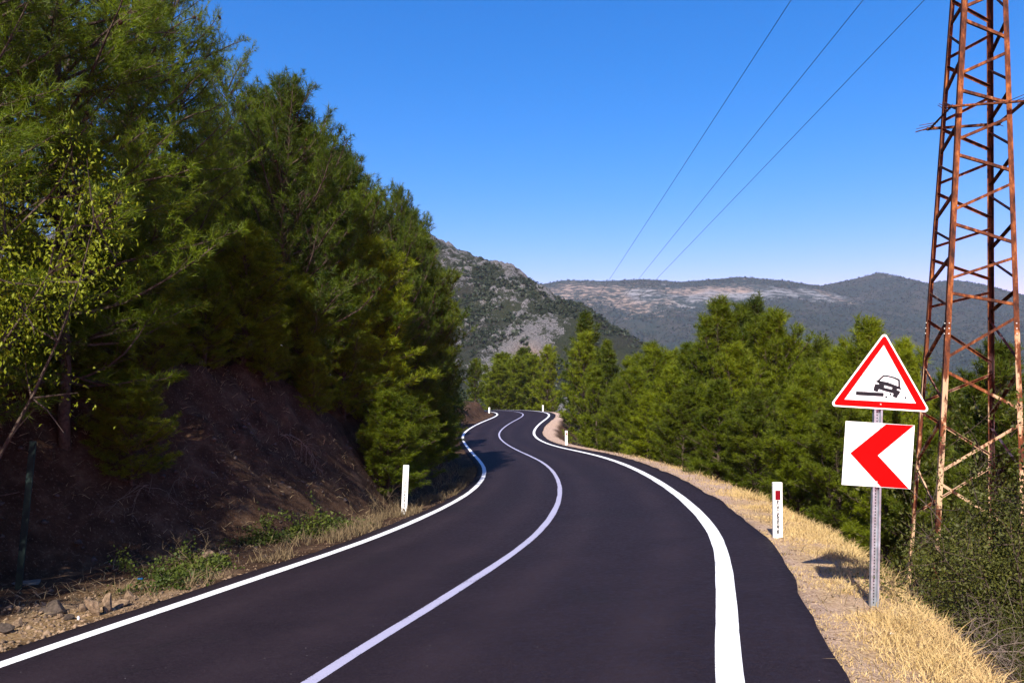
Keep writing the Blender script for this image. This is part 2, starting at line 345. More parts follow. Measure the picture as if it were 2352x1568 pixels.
# ------------------------------------------------------------------ mountains
def hgrid(name, xs, ys, fn, m):
    X, Y = np.meshgrid(xs, ys); Z, R, SO = fn(X.ravel(), Y.ravel()); nx, ny = len(xs), len(ys); I = np.arange(nx * ny).reshape(ny, nx)
    Q = np.stack([I[:-1, :-1], I[:-1, 1:], I[1:, 1:], I[1:, :-1]], -1).reshape(-1, 4)
    me = mesh_arr(name, np.c_[X.ravel(), Y.ravel(), Z], Q, m, False)
    a = me.attributes.new('rock', 'FLOAT', 'POINT'); a.data.foreach_set('value', R.astype(np.float32))
    a = me.attributes.new('soil', 'FLOAT', 'POINT'); a.data.foreach_set('value', np.clip(SO, 0, 1).astype(np.float32))
    return tag(obj(name, me), kind='structure')
def rhill(x, y):
    zr = EYE + 151 - .585 * (x + 86) - .0022 * np.maximum(x - 10, 0) ** 2 + 6 * fbm(y * .01, y * 0, 3, 4)
    zf = 26 + .66 * (y - 480) + .05 * x
    k = 14.; z = -k * np.log(np.exp(-np.clip(zr, -300, 500) / k) + np.exp(-np.clip(zf, -300, 500) / k))
    r = 1 - np.abs(fbm(x * .012 + y * .004, y * .012, 5, 40)); r2 = fbm(x * .05 - y * .02, y * .03, 6, 44, .62)
    z = z + 10 * (r - .8) + 8 * r2
    cl = .28 * np.exp(-((x - 2) / 16) ** 2 - ((z - 28) / 14) ** 2)                 # pale cliff low on the slope
    z = z + 7 * np.round(fbm(x * .03, z * .05, 3, 49) * 3) / 3 * .5
    return np.maximum(z, -70), np.clip(r2 * .7 + 1.1 * cl - .5 * sstep(25, 60, x) * sstep(80, 50, z), -1, 1.4), 1.1 * np.exp(-((x - 10) / 9) ** 2 - ((z - 24) / 8) ** 2)
hgrid('rocky_hill', np.arange(-420, 260, 2.6), np.arange(380, 900, 2.6), rhill, M['hill'])
RP = [(900, 690), (1100, 668), (1230, 655), (1290, 643), (1400, 645), (1470, 642), (1560, 646), (1700, 636), (1800, 645), (1880, 658), (1950, 644), (2020, 626), (2080, 640), (2130, 652), (2190, 643), (2260, 655), (2352, 682), (2600, 650), (3000, 690)]
def rfar(x, y):
    px = CX + F * x / 3000.; rz = EYE + (HZ - np.interp(px, [p[0] for p in RP], [p[1] for p in RP])) / F * 3000
    w = (y - 3000)
    ridge = np.abs(fbm(x * .0016 + .2 * fbm(x * .002, y * .002, 3, 60), y * .0009, 5, 61)); n = fbm(x * .006, y * .006, 5, 63)
    t = np.clip((3000 - y) / 1750, 0, 1)
    z = rz * (1 - t) ** 1.15 + (-62) * (1 - (1 - t) ** 1.15) - (120 * ridge - 24) * np.sin(np.clip(t, 0, 1) * math.pi) + 16 * n * (.3 + np.sin(t * math.pi)) + 10 * np.abs(fbm(x * .012, y * .008, 4, 65)) * np.sin(t * math.pi)
    z = np.where(w > 0, rz - .25 * w + 9 * n * .35, z)
    rock = .5 * np.exp(-((t - .16) / .16) ** 2) * (1 - .6 * sstep(1830, 1960, px)) + .4 * fbm(x * .0035, y * .003, 4, 68) - .27 + .3 * np.exp(-((px - 2040) / 60) ** 2 - ((t - .18) / .12) ** 2) + .3 * np.exp(-((px - 2210) / 50) ** 2 - ((t - .15) / .1) ** 2)
    return z, rock, sstep(.05, .25, fbm(x * .004, y * .004, 3, 66) + .25) * (px < 1850)
hgrid('far_range', np.arange(-1400, 3300, 11.), np.arange(1240, 3300, 11.), rfar, M['far'])
# scrub on the slopes: far too many to count
def clumps(name, P, S, tri, m, seed):
    r = np.random.RandomState(seed); n = len(P)
    d = r.normal(size=(n, tri, 3)); d /= np.linalg.norm(d, axis=2)[:, :, None]; d[:, :, 2] = np.abs(d[:, :, 2]) * .9
    c = P[:, None] + d * S[:, None, None] * r.uniform(.35, .8, (n, tri, 1))
    a = r.normal(size=(n, tri, 3, 3)) * S[:, None, None, None] * .42
    V = (c[:, :, None] + a).reshape(-1, 3)
    return tag(obj(name, mesh_arr(name, V, np.arange(len(V)).reshape(-1, 3), m)), kind='stuff')
r = np.random.RandomState(5)
xs = r.uniform(-330, 230, 26000); ys = r.uniform(440, 760, 26000); z, rk, _ = rhill(xs, ys); nn = fbm(xs * .03, ys * .03, 4, 70)
kx = (z > -20) & (nn - .7 * rk > -.1 + .4 * r.rand(26000))
P = np.c_[xs, ys, z][kx]; P[:, 2] += .4
clumps('hillside_scrub', P, r.uniform(.9, 2.3, len(P)), 14, M['scrub'], 1)['label'] = 'dark green scrub dotted over the rocky hillside'
xs = r.uniform(-300, 2300, 30000); ys = r.uniform(1300, 3060, 30000); z, rk, _ = rfar(xs, ys)
kx = (rk < .1 * r.rand(30000) + .05); P = np.c_[xs, ys, z][kx]; P[:, 2] += 1
clumps('far_wood', P, r.uniform(2.2, 5.5, len(P)), 8, M['scrub'], 2)['label'] = 'dark wood covering the slopes of the far range'

# ------------------------------------------------------------------ trees
def perp(D):
    a = np.where(np.abs(D[:, 2:3]) < .9, np.array([[0, 0, 1.]]), np.array([[1., 0, 0]])); e1 = np.cross(D, a); e1 /= np.linalg.norm(e1, axis=1)[:, None]
    return e1, np.cross(D, e1)
def needle_mesh(name, P, D, S, n, L, w, m, r, sp=(.25, 1.15), seg=.12):
    T = len(P); D = D / np.linalg.norm(D, axis=1)[:, None]; e1, e2 = perp(D)
    th = r.uniform(sp[0], sp[1], (T, n, 1)); an = r.uniform(0, 2 * math.pi, (T, n, 1)); u = r.uniform(-1, .4, (T, n, 1))
    nd = D[:, None] * np.cos(th) + (e1[:, None] * np.cos(an) + e2[:, None] * np.sin(an)) * np.sin(th); nd[..., 2] -= .08
    b = P[:, None] + D[:, None] * u * seg * S[:, None, None]
    sd = np.cross(nd, r.normal(size=nd.shape)); sd /= np.linalg.norm(sd, axis=2)[:, :, None]
    ln = L * r.uniform(.65, 1.1, (T, n, 1)) * S[:, None, None]
    V = np.stack([b - sd * w / 2, b + sd * w / 2, b + nd * ln], 2).reshape(-1, 3)
    return mesh_arr(name, V, np.arange(len(V)).reshape(-1, 3), m)
def leaf_mesh(name, P, D, S, n, L, m, r, spread=.25, wd=.5):
    T = len(P); c = P[:, None] + r.normal(size=(T, n, 3)) * spread * S[:, None, None]
    d = D[:, None] * .6 + r.normal(size=(T, n, 3)); d[..., 2] -= .15; d /= np.linalg.norm(d, axis=2)[:, :, None]
    sd = np.cross(d, r.normal(size=d.shape) * .6 + np.array([0, 0, 1.])); sd /= np.linalg.norm(sd, axis=2)[:, :, None] + 1e-9
    up = np.cross(sd, d); ln = L * r.uniform(.6, 1.15, (T, n, 1))
    a = c; e = c + d * ln; l_ = c + d * ln * .45 - sd * ln * wd * .5 + up * ln * .1; r_ = c + d * ln * .45 + sd * ln * wd * .5 + up * ln * .1
    V = np.stack([a, l_, e, r_], 2).reshape(-1, 3); I = np.arange(T * n * 4).reshape(-1, 4)
    Fc = np.concatenate([I[:, [0, 1, 2]], I[:, [0, 2, 3]]])
    return mesh_arr(name, V, Fc, m)
def pine_skeleton(r, H, cb, R, prof, whorls, per, el0, el1, subs, tsp, bare=.15, sublen=.42, curl=.06, lift=(-.2, .5)):
    wood = MB(); trunk = MB(); tp = []; td = []; cones = []
    n = 12; ox = np.cumsum(r.normal(size=n) * .03) * H / 8; oy = np.cumsum(r.normal(size=n) * .03) * H / 8; ox -= ox[0]; oy -= oy[0]
    zz = np.linspace(-.35, H, n); trunk.tube(np.c_[ox, oy, zz], [0.011 * H * (1 - .93 * i / (n - 1)) + .008 for i in range(n)], 8)
    ph = r.uniform(0, 6.28)
    for wv in range(whorls):
        t = (wv + r.uniform(.1, .9)) / whorls; z0 = H * (cb + (1 - cb) * t * .97)
        b = np.array([np.interp(z0, zz, ox), np.interp(z0, zz, oy), z0])
        for k in range(per):
            ph += 2.399 + r.normal() * .3; L = R * prof(t) * r.uniform(.6, 1.15); el = el0 + (el1 - el0) * t + r.normal() * .15
            d = np.array([math.cos(ph) * math.cos(el), math.sin(ph) * math.cos(el), math.sin(el)]); ns = 6; pts = [b]
            for i in range(ns):
                d = d + r.normal(size=3) * .1 + np.array([0, 0, curl]); d /= np.linalg.norm(d); pts.append(pts[-1] + d * L / ns)
            r0 = .006 + .011 * L; wood.tube(pts, [r0 * (1 - .8 * i / ns) for i in range(ns + 1)], 4, False)
            A = np.array(pts)
            def P_(u): f = u * ns; i = min(int(f), ns - 1); return A[i] + (A[i + 1] - A[i]) * (f - i), (A[i + 1] - A[i]) / (L / ns)
            tp.append(pts[-1]); td.append(d)
            m = max(3, int(subs * L + .5))
            for q in range(m):
                u = .22 + .78 * (q + r.rand()) / m; p, dd = P_(min(u, .999)); sgn = 1 if q % 2 else -1
                side = np.cross(dd, [0, 0, 1.]); side /= np.linalg.norm(side) + 1e-9
                s = dd * r.uniform(.5, .9) + side * sgn * r.uniform(.5, 1.) + np.array([0, 0, r.uniform(*lift)]); s /= np.linalg.norm(s)
                l = max(.18, L * sublen * (1.15 - u) * r.uniform(.6, 1.3)); sp = [p]; c2 = s.copy()
                for i in range(3):
                    c2 = c2 + r.normal(size=3) * .14 + np.array([0, 0, .07]); c2 /= np.linalg.norm(c2); sp.append(sp[-1] + c2 * l / 3)
                wood.tube(sp, [.0065, .005, .004, .002], 3, False)
                B = np.array(sp)
                if r.rand() < bare * (1.3 - u): continue
                kt = max(2, int(l / tsp))
                for h in range(kt):
                    v = .35 + .65 * (h + 1) / kt; f = min(v * 3, 2.999); i = int(f); tp.append(B[i] + (B[i + 1] - B[i]) * (f - i) + r.normal(size=3) * .05)
                    e = c2 + r.normal(size=3) * (.45 if h < kt - 1 else .15) + np.array([0, 0, .15]); td.append(e / np.linalg.norm(e))
                if r.rand() < .05: cones.append(B[1] + r.normal(size=3) * .03)
    for i in range(5): tp.append(np.array([ox[-1], oy[-1], H - .12 * i])); td.append(np.array([r.normal() * .3, r.normal() * .3, 1.]))
    return trunk, wood, np.array(tp), np.array(td), cones
# cone mesh shared by all the pines
def cone_mesh():
    b = MB(); b.tube([(0, 0, 0), (0, 0, .015), (0, 0, .04), (0, 0, .07), (0, 0, .085)], [.006, .028, .034, .02, .004], 7); return b.mesh('pine_cone', M['cone'], True)
CONE = cone_mesh()
def make_pine(seed, H, nm, n, L, w, mt, ncones=0, name='pine_tree', **kw):
    r = np.random.RandomState(seed); tr, wo, tp, td, co = pine_skeleton(r, H, **kw)
    root = empty(name, (0, 0, 0)); tr.build('trunk', M['bark'], root, True); wo.build('branches', M['bark'], root)
    q_ = fbm(tp[:, 0] * 1.5 + tp[:, 2] * .9, tp[:, 1] * 1.5 - tp[:, 2] * 1.1, 3, seed)
    kp = q_ > -.34 - .25 * r.rand(len(tp)); tp, td = tp[kp], td[kp]
    S = r.uniform(.75, 1.2, len(tp)) * (1 + .35 * np.clip(q_[kp], -.5, .6)); obj('crown', needle_mesh('crown', tp, td, S, n, L, w, mt, r), root)
    r.shuffle(co)
    for c in co[:ncones]:
        o = obj('pine_cone', CONE, root, tuple(c)); o.rotation_euler = (r.uniform(1.2, 3), r.uniform(-.8, .8), r.uniform(0, 6)); s = r.uniform(.9, 1.4); o.scale = (s, s, s)
    root['H'] = H; root['R'] = kw['R']; return root
def copy_tree(o, parent=None):
    c = o.copy(); COL.objects.link(c); c.parent = parent
    for ch in list(o.children): copy_tree(ch, c)
    return c
used = {}
def place(proto, x, y, top, label, wide=1., rz=None, cat='pine tree', group=None, sink=.1, zg=None):
    o = proto if proto.name not in used else copy_tree(proto); used[proto.name] = 1
    g = (gz(x, y) if zg is None else zg) - sink; s = (top - g) / o['H']; o.location = (x, y, g)
    o.scale = (s * wide, s * wide, s); o.rotation_euler = (0, 0, random.uniform(0, 6.28) if rz is None else rz)
    return tag(o, label, cat, group)
random.seed(4)
cone_p = lambda t: (1 - t) ** .75 * .95 + .08
round_p = lambda t: (math.sin(math.pi * min(1, .18 + .8 * t)) ** .7) + .05
open_p = lambda t: .55 + .5 * math.sin(math.pi * (.25 + .7 * t))
big = make_pine(11, 9.5, 'a', 18, .19, .0105, M['needle'], 40, cb=.1, R=2.7, prof=open_p, whorls=21, per=6, el0=-.1, el1=.75, subs=7.5, tsp=.11, sublen=.4)
airy = make_pine(12, 8.0, 'b', 18, .2, .0125, M['needle'], 40, cb=.04, R=2.6, prof=lambda t: (.35 + .75 * math.sin(math.pi * (.3 + .62 * t))) * (1 - .55 * t ** 4), whorls=21, per=6, el0=.1, el1=1.1, subs=8.0, tsp=.12, curl=.1, lift=(0, .9))
dense = [make_pine(21, 7.0, 'c', 18, .23, .018, M['needle2'], cb=.02, R=1.9, prof=lambda t: (math.sin(math.pi * (.3 + .62 * t)) ** .7) * (1 - .35 * t ** 3), whorls=20, per=6, el0=.25, el1=1.1, subs=8, tsp=.13, bare=.05, curl=.11, lift=(.0, 1.1)),
         make_pine(22, 7.0, 'd', 18, .23, .018, M['needled'], cb=.02, R=2.1, prof=round_p, whorls=18, per=6, el0=.25, el1=1.1, subs=8, tsp=.13, bare=.05, curl=.11, lift=(.0, 1.1)),
         make_pine(23, 7.0, 'e', 18, .23, .018, M['needle2'], cb=.02, R=1.8, prof=round_p, whorls=19, per=6, el0=.25, el1=1.1, subs=8, tsp=.13, bare=.05, curl=.11, lift=(.0, 1.1))]
farp = [make_pine(31, 8.0, 'f', 16, .3, .036, M['needle2'], cb=.03, R=2.1, prof=round_p, whorls=16, per=6, el0=.25, el1=1.1, subs=5, tsp=.2, bare=.05, curl=.13, lift=(.15, 1.3)),
        make_pine(32, 8.0, 'g', 16, .3, .036, M['needled'], cb=.03, R=2.1, prof=lambda t: (math.sin(math.pi * (.3 + .62 * t)) ** .7) * (1 - .35 * t ** 3), whorls=16, per=6, el0=.25, el1=1.1, subs=5, tsp=.2, bare=.05, curl=.13, lift=(.15, 1.3))]
print('TRIS', [len(c.data.polygons) for t_ in (big, airy, *dense, *farp) for c in t_.children if c.name.startswith('crown')])
GL, GR, GF = 'pines on the left bank', 'pines below the right verge', 'pines where the road disappears'
TL = [  # proto, column, distance, row of the top, width factor, label, group
    (big, 150, 12.2, -170, 1.0, 'huge pine overhanging the left bank, its top cut off by the picture edge', GL),
    (big, 410, 17.0, -10, 0.8, 'tall pine behind the huge pine, filling the gap towards the sky', GL),
    (big, 40, 18.0, -100, 0.9, 'tall dark pine in the upper left corner behind the leafy tree', GL),
    (airy, 668, 20.5, 200, 1.0, 'airy pine with pointed top and cones, tallest against the open sky', GL),
    (airy, 800, 25.0, 370, 1.0, 'slim airy pine just right of the pointed airy pine', GL),
    (airy, 915, 29.5, 450, 0.75, 'pine with sparse top touching the ridge line of the rocky hill', GL),
    (dense[1], 985, 33.0, 560, 1.15, 'dense round pine hiding the left end of the rocky hill', GL),
    (dense[0], 790, 22.0, 600, 1.35, 'dense bright young pine low in front of the airy pines', GL),
    (dense[1], 880, 25.5, 690, 1.2, 'dark bushy pine hanging down to the verge behind the left white post', GL),
    (dense[1], 960, 31.0, 800, 1.0, 'low dark pine where the left edge line first bends', GL),
    (dense[1], 300, 12.6, 860, 1.7, 'small pine sapling growing from the shaded earth bank', GL),
    (dense[2], 560, 17.5, 520, 1.7, 'bushy pine on top of the shaded bank between huge pine and airy pine', GL),
    (airy, 600, 25.0, 225, 1.1, 'pine crown filling the gap left of the pointed airy pine', GL),
    (airy, 770, 31.0, 370, 1.1, 'pine behind and between the two airy pines', GL),
    (big, 530, 24.0, 185, 0.8, 'pine with cones on a bare limb against the sky beside the huge pine', GL),
    (big, 300, 15.0, -60, .95, 'tall pine right behind the huge pine, closing the sky gap', GL),
    (dense[1], 400, 19.0, 430, 1.5, 'bushy pine deep in the shade behind the bank edge', GL),
    (dense[0], 220, 16.0, 480, 1.5, 'bushy young pine at the bank top under the huge pine', GL),
    (dense[1], 60, 14.0, 520, 1.4, 'dark bushy pine behind the leafy tree at the left edge', GL),
    (dense[0], 480, 21.0, 380, 1.6, 'bright bushy pine on the bank top beside the airy pine', GL),
    (dense[2], 690, 19.5, 640, 1.5, 'bright bushy pine drooping over the bank right of the pale dead twigs', GL),
    (farp[0], 1058, 50.0, 728, 0.9, 'bright pine at the foot of the rocky hill left of the pale cliff', GL),
    (farp[1], 1010, 44.0, 800, 0.9, 'dark low pine left of the second road bend', GL),
    (farp[0], 1092, 68.0, 800, 0.9, 'rounded pine just below the pale cliff on the left', GL),
    (farp[1], 1070, 60.0, 850, 0.8, 'dark pine on the inside of the second bend', GL),
    (farp[0], 1120, 92.0, 827, 1.4, 'small bright pine left of the far road crest', GF),
    (farp[1], 1148, 112.0, 834, 1.55, 'dark pine in the shade beyond the road crest', GF),
    (farp[1], 1185, 118.0, 827, 1.55, 'broad pine straight above the far end of the road', GF),
    (farp[0], 1222, 122.0, 824, 1.4, 'narrow bright pine right above the farthest white post', GF),
    (farp[1], 1205, 135.0, 812, 1.71, 'dark pine peeping over the other pines at the road end', GF),
    (farp[1], 1165, 140.0, 824, 1.71, 'hindmost dark pine under the cliff at the road end', GF),
    (farp[0], 1258, 104.0, 800, 1.12, 'bright pine on the outside of the last bend', GR),
    (farp[1], 1303, 76.0, 730, 1.19, 'tall dark pine in the middle, rising left of the far ridge', GR),
    (farp[0], 1345, 66.0, 772, 1.06, 'bright pine close behind the second white post on the right', GR),
    (farp[1], 1398, 62.0, 795, 1.06, 'dark pine between the middle pine and the low bright pines', GR),
    (farp[0], 1445, 56.0, 830, 1.0, 'low bright pine under the left power line foot', GR),
    (dense[2], 1500, 50.0, 798, 1.25, 'bright pine under the vanishing point of the power lines', GR),
    (dense[0], 1548, 56.0, 812, 1.25, 'thin bright pine behind the right hand row', GR),
    (dense[0], 1592, 46.0, 796, 1.25, 'pale green pine left of the tall three-topped clump', GR),
    (dense[2], 1658, 34.0, 700, 1.19, 'left top of the tall three-topped pine clump', GR),
    (dense[1], 1722, 36.0, 708, 1.06, 'middle top of the tall three-topped pine clump', GR),
    (dense[2], 1775, 33.0, 728, 1.12, 'right top of the tall three-topped pine clump', GR),
    (dense[0], 1832, 40.0, 800, 1.12, 'thin pine right of the three-topped clump', GR),
    (dense[1], 1876, 37.0, 798, 1.0, 'dark slim pine left of the triangular sign', GR),
    (dense[2], 1922, 31.0, 812, 1.12, 'bright pine touching the left corner of the triangular sign', GR),
    (dense[0], 1985, 27.0, 745, 1.0, 'pointed pine rising behind the top of the triangular sign', GR),
    (dense[2], 2080, 25.0, 800, 0.88, 'slim pine between triangular sign and rusty mast', GR),
    (dense[1], 2185, 30.0, 880, 1.12, 'low pine seen through the lattice of the rusty mast', GR),
    (dense[1], 2300, 17.0, 815, 1.0, 'dark pine at the right edge behind the rusty mast', GR),
    (dense[1], 1415, 47.5, 880, 1.38, 'low dark pine at the verge right of the second right post', GR),
    (dense[0], 1480, 40.0, 905, 1.5, 'low bushy pine on the verge edge under the low bright pines', GR),
    (dense[1], 1560, 33.0, 900, 1.5, 'dark low pine above the start of the dry grass', GR),
    (dense[0], 1650, 27.0, 880, 1.5, 'bushy pine in front of the three-topped clump', GR),
    (dense[1], 1735, 23.5, 905, 1.44, 'dark bushy pine left of the white post with the red reflector', GR),
    (dense[0], 1830, 20.0, 900, 1.44, 'bushy pine right behind the white post with the red reflector', GR),
    (dense[1], 1930, 17.5, 930, 1.38, 'dark bushy pine left of the chevron sign', GR),
    (dense[0], 2035, 15.8, 950, 1.38, 'bushy pine behind the chevron sign', GR),
    (dense[1], 2130, 14.6, 1010, 1.25, 'dark low pine behind the feet of the rusty mast', GR),
    (big, -230, 9.8, -330, 1.0, 'near pine at the left edge whose needled limbs hang in front of the sky', GL),
    (airy, 700, 23.5, 300, 1.15, 'full pine behind the pointed airy pine', GL),
    (airy, 950, 36.0, 500, 1.0, 'pine behind the dense round pine at the hill edge', GL),
    (dense[0], 720, 19.0, 780, 1.5, 'bright young pine spilling down the bank left of the white post', GL),
    (dense[0], 900, 27.0, 840, 1.4, 'bright low pine spilling down to the left edge line', GL),
    (dense[2], 850, 24.0, 560, 1.4, 'bright pine in the middle of the left foliage mass', GL),
    (dense[2], 940, 30.0, 640, 1.3, 'bright pine just left of the dense round pine', GL),
    (dense[2], 1690, 30.0, 800, 1.3, 'bright pine in front of the middle of the three-topped clump', GR),
    (dense[2], 1460, 43.0, 850, 1.3, 'rounded bright pine over the far dry verge', GR),
    (dense[2], 1540, 38.0, 850, 1.3, 'rounded bright pine left of the three-topped clump', GR),
    (dense[2], 1860, 25.0, 860, 1.3, 'rounded bright pine left of the sign post', GR),
    (farp[0], 1370, 54.0, 850, 1.2, 'rounded pine right beside the second right post', GR),
    (dense[2], 150, 12.6, 600, 1.5, 'shaded bushy pine hanging over the bank at the far left', GL),
    (dense[0], 330, 14.0, 560, 1.6, 'bushy pine leaning over the bank edge left of the bare earth', GL),
    (dense[2], 470, 16.2, 600, 1.6, 'bushy pine hanging over the top of the bare earth', GL),
    (dense[0], 610, 17.6, 690, 1.5, 'bushy pine over the right end of the bare earth', GL),
    (dense[0], 900, 20.8, 905, 1.7, 'low bright pine right behind the left white post', GL),
    (dense[1], 950, 23.0, 900, 1.7, 'low dark pine a step beyond the left white post', GL),
    (dense[2], 980, 25.5, 905, 1.7, 'low bright pine hugging the left edge line before the bend', GL),
    (dense[1], 1000, 28.5, 900, 1.7, 'low dark pine hugging the left edge line at the bend', GL),
    (dense[0], 1010, 31.5, 905, 1.7, 'low bright pine on the inside of the first left bend', GL),
    (dense[2], 1010, 35.0, 900, 1.6, 'low bright pine after the first left bend', GL),
]
for pr, px, yy, py, wd, lab, g in TL:
    x = at(px, yy)
    for _ in range(4):                                  # crowns keep clear of the carriageway
        s = float(road_sd(x, yy)[0][0]); cr = .72 * pr['R'] * wd * (zt(py, yy) - gz(x, yy)) / pr['H']; lf = g == GL or (g == GF and px < 1140)
        if lf and s > -EL - .3 - cr: x -= s + EL + .3 + cr
        if g == GR and s < ER + .75 + cr: x += ER + .75 + cr - s
    place(pr, x, yy, zt(py, yy), lab, wd, group=g)
# pines on the bank beside and behind the camera: out of view, they shade the bank
for x, y, h, lab in ((-9.6, 4.0, 7.2, 'pine beside the viewer, outside the picture, nearest its left edge'), (-8.9, -1.5, 7.5, 'pine just behind the viewer on the left bank, outside the picture'),
                     (-11.5, 8.5, 7.5, 'pine high on the left slope, outside the picture'), (-8.1, 5.0, 7.6, 'pine on the left bank level with the near edge line, outside the picture'), (-12.5, 1.0, 8, 'farthest pine left of the viewer, outside the picture')):
    place(big, x, y, gz(x, y) + h, lab, .9, group='pines outside the picture on the left')

# broadleaf tree and bushes
def make_shrub(name, seed, H, R, nb, n, L, mt, wd=.5, spread=.12, up=.9, tw=.02, zmin=-1.):
    r = np.random.RandomState(seed); wood = MB(); tp = []; td = []
    for b in range(nb):
        az = r.uniform(0, 6.28); l = H * r.uniform(.55, 1.05); lean = r.uniform(.05, 1.) * R / H
        d = np.array([math.cos(az) * lean, math.sin(az) * lean, up]); d /= np.linalg.norm(d); p = np.array([r.normal() * .06, r.normal() * .06, -.1]); pts = [p]; ns = 7
        for i in range(ns):
            d = d + r.normal(size=3) * .16; d /= np.linalg.norm(d); pts.append(pts[-1] + d * l / ns)
        wood.tube(pts, [tw * (1 - .85 * i / ns) for i in range(ns + 1)], 4, False)
        for i in range(1, ns + 1):
            for q in range(3):
                s = d * .4 + r.normal(size=3) * .7; s /= np.linalg.norm(s); ll = min(l * r.uniform(.12, .3), .6); e = pts[i] + s * ll
                wood.tube([pts[i], pts[i] + s * ll * .5 + r.normal(size=3) * .02, e], [tw * .35, tw * .25, tw * .12], 3, False)
                for v in (.4, .7, 1.): tp.append(pts[i] + s * ll * v); td.append(s)
    root = empty(name, (0, 0, 0)); wood.build('stems', M['bark'], root)
    tp = np.array(tp); td = np.array(td); kz = tp[:, 2] > zmin + .2 * np.sin(tp[:, 0] * 9); tp, td = tp[kz], td[kz]; obj('crown', leaf_mesh('crown', tp, td, np.ones(len(tp)), n, L, mt, r, spread, wd), root); root['H'] = H; return root
oak = make_shrub('oak_tree', 51, 5.0, 1.3, 24, 34, .06, M['leaf'], .5, .16, .9, .035, 2.1)
x = -6.95; y = 9.0
place(oak, x, y, zt(150, y), 'sunlit broadleaf tree with yellow-green leaves at the left picture edge', .7, 0, 'tree')
bushp = [make_shrub('leafy_bush', 61, 2.6, 1.7, 22, 16, .06, M['bush'], .55, .1, .8, .018), make_shrub('leafy_bush', 62, 2.4, 1.9, 20, 16, .055, M['bush'], .55, .1, .7, .018)]
for pr, px, yy, py, wd, lab in ((0, 2345, 9.4, 930, .8, 'tall dark leafy bush covering the right foot of the rusty mast'),
                                (1, 2290, 10.6, 1130, .8, 'leafy bush with yellowing leaves in front of the rusty mast'),
                                (1, 2360, 7.9, 1180, 1.05, 'leafy bush cut by the right picture edge above the dead twigs'),
                                (1, 2240, 8.8, 1310, .9, 'low leafy bush right of the dead twigs at the mast foot'), (0, 2315, 8.6, 1190, .95, 'dense leafy bush in the middle of the right slope'),
                                (0, 2380, 6.6, 1400, .9, 'low leafy bush in the lower right corner')):
    x = at(px, yy); place(bushp[pr], x, yy, zt(py, yy), lab, wd, None, 'bush', 'leafy bushes on the right slope')
lb = make_shrub('roadside_bush', 63, 2.2, 1.2, 16, 14, .09, M['bramble'], .5, .12, 1., .015)
for px, yy, py, lab in ((1040, 40.0, 872, 'pale leafy bush left of the second bend'), (1045, 37.0, 960, 'low leafy bush beside the left edge line bend'), (1022, 33.5, 985, 'reddish stemmed low bush near the first left bend'), (1105, 78., 905, 'small leafy bush before the far left white post')):
    x = at(px, yy); x = min(x, x - (float(road_sd(x, yy)[0][0]) + EL + 1.9))
    place(lb, x, yy, zt(py, yy), lab, 1.1, None, 'bush', 'bushes on the left verge')

# ------------------------------------------------------------------ rusty lattice mast
TY = 12.6; TX = 7.70
mast = empty('lattice_mast', (TX, TY, gz(TX, TY) - .3)); tag(mast, 'rusty steel lattice power mast behind the road signs', 'power mast')
mz = mast.location.z
dirs = {'F': (-.841, -.54), 'R': (.54, -.841), 'B': (.841, .54), 'L': (-.54, .841)}
def leg_pt(c, py):                                     # py: frame row of that height on the mast axis
    z = zt(py, TY); rr = .46 + .00038 * py; ax = -.000167 * py
    return Vector((ax + dirs[c][0] * rr, dirs[c][1] * rr, z - mz))
def leg_row(c, row):                                   # height where this leg crosses a given picture row
    py = row
    for _ in range(6):
        p = leg_pt(c, py); yy = TY + p.y; r_ = HZ - (p.z + mz - EYE) / yy * F; py += (row - r_)
    return leg_pt(c, py)
def angle_bar(p0, p1, a, t, u, v):                     # L profile: flanges along u and v from the corner line p0-p1
    b = MB(); d = (p1 - p0).normalized(); u = (u - d * u.dot(d)).normalized(); v = (v - d * v.dot(d)); v = (v - u * v.dot(u)).normalized()
    pr = [(0, 0), (a, 0), (a, t), (t, t), (t, a), (0, a)]
    V = [p0 + u * x + v * y for x, y in pr] + [p1 + u * x + v * y for x, y in pr]
    b.add(V, [(5, 4, 3, 2, 1, 0), (6, 7, 8, 9, 10, 11)] + [(i, (i + 1) % 6, (i + 1) % 6 + 6, i + 6) for i in range(6)]); return b
nxt = {'F': ('R', 'L'), 'R': ('B', 'F'), 'B': ('L', 'R'), 'L': ('F', 'B')}
bm_ = MB(); bm_.tube([(0, 0, 0), (0, 0, .012)], .011, 6); BOLT = bm_.mesh('bolt', M['bolt'])
for c in 'LFRB':
    p0 = leg_pt(c, -420); p1 = leg_pt(c, 1520); u = Vector((*dirs[nxt[c][0]], 0)) - Vector((*dirs[c], 0)); v = Vector((*dirs[nxt[c][1]], 0)) - Vector((*dirs[c], 0))
    leg = angle_bar(p0, p1, .077, .009, u, v).build('leg', M['rust'], mast)
    for face in (u, v):
        fn = face.normalized(); other = (v if face is u else u).normalized()
        for row in (742, 754, 766):
            q = leg_row(c, row) + fn * .045 - other * .012; o = obj('bolt', BOLT, leg); o.location = q; o.rotation_euler = other.to_track_quat('Z', 'X').to_euler()
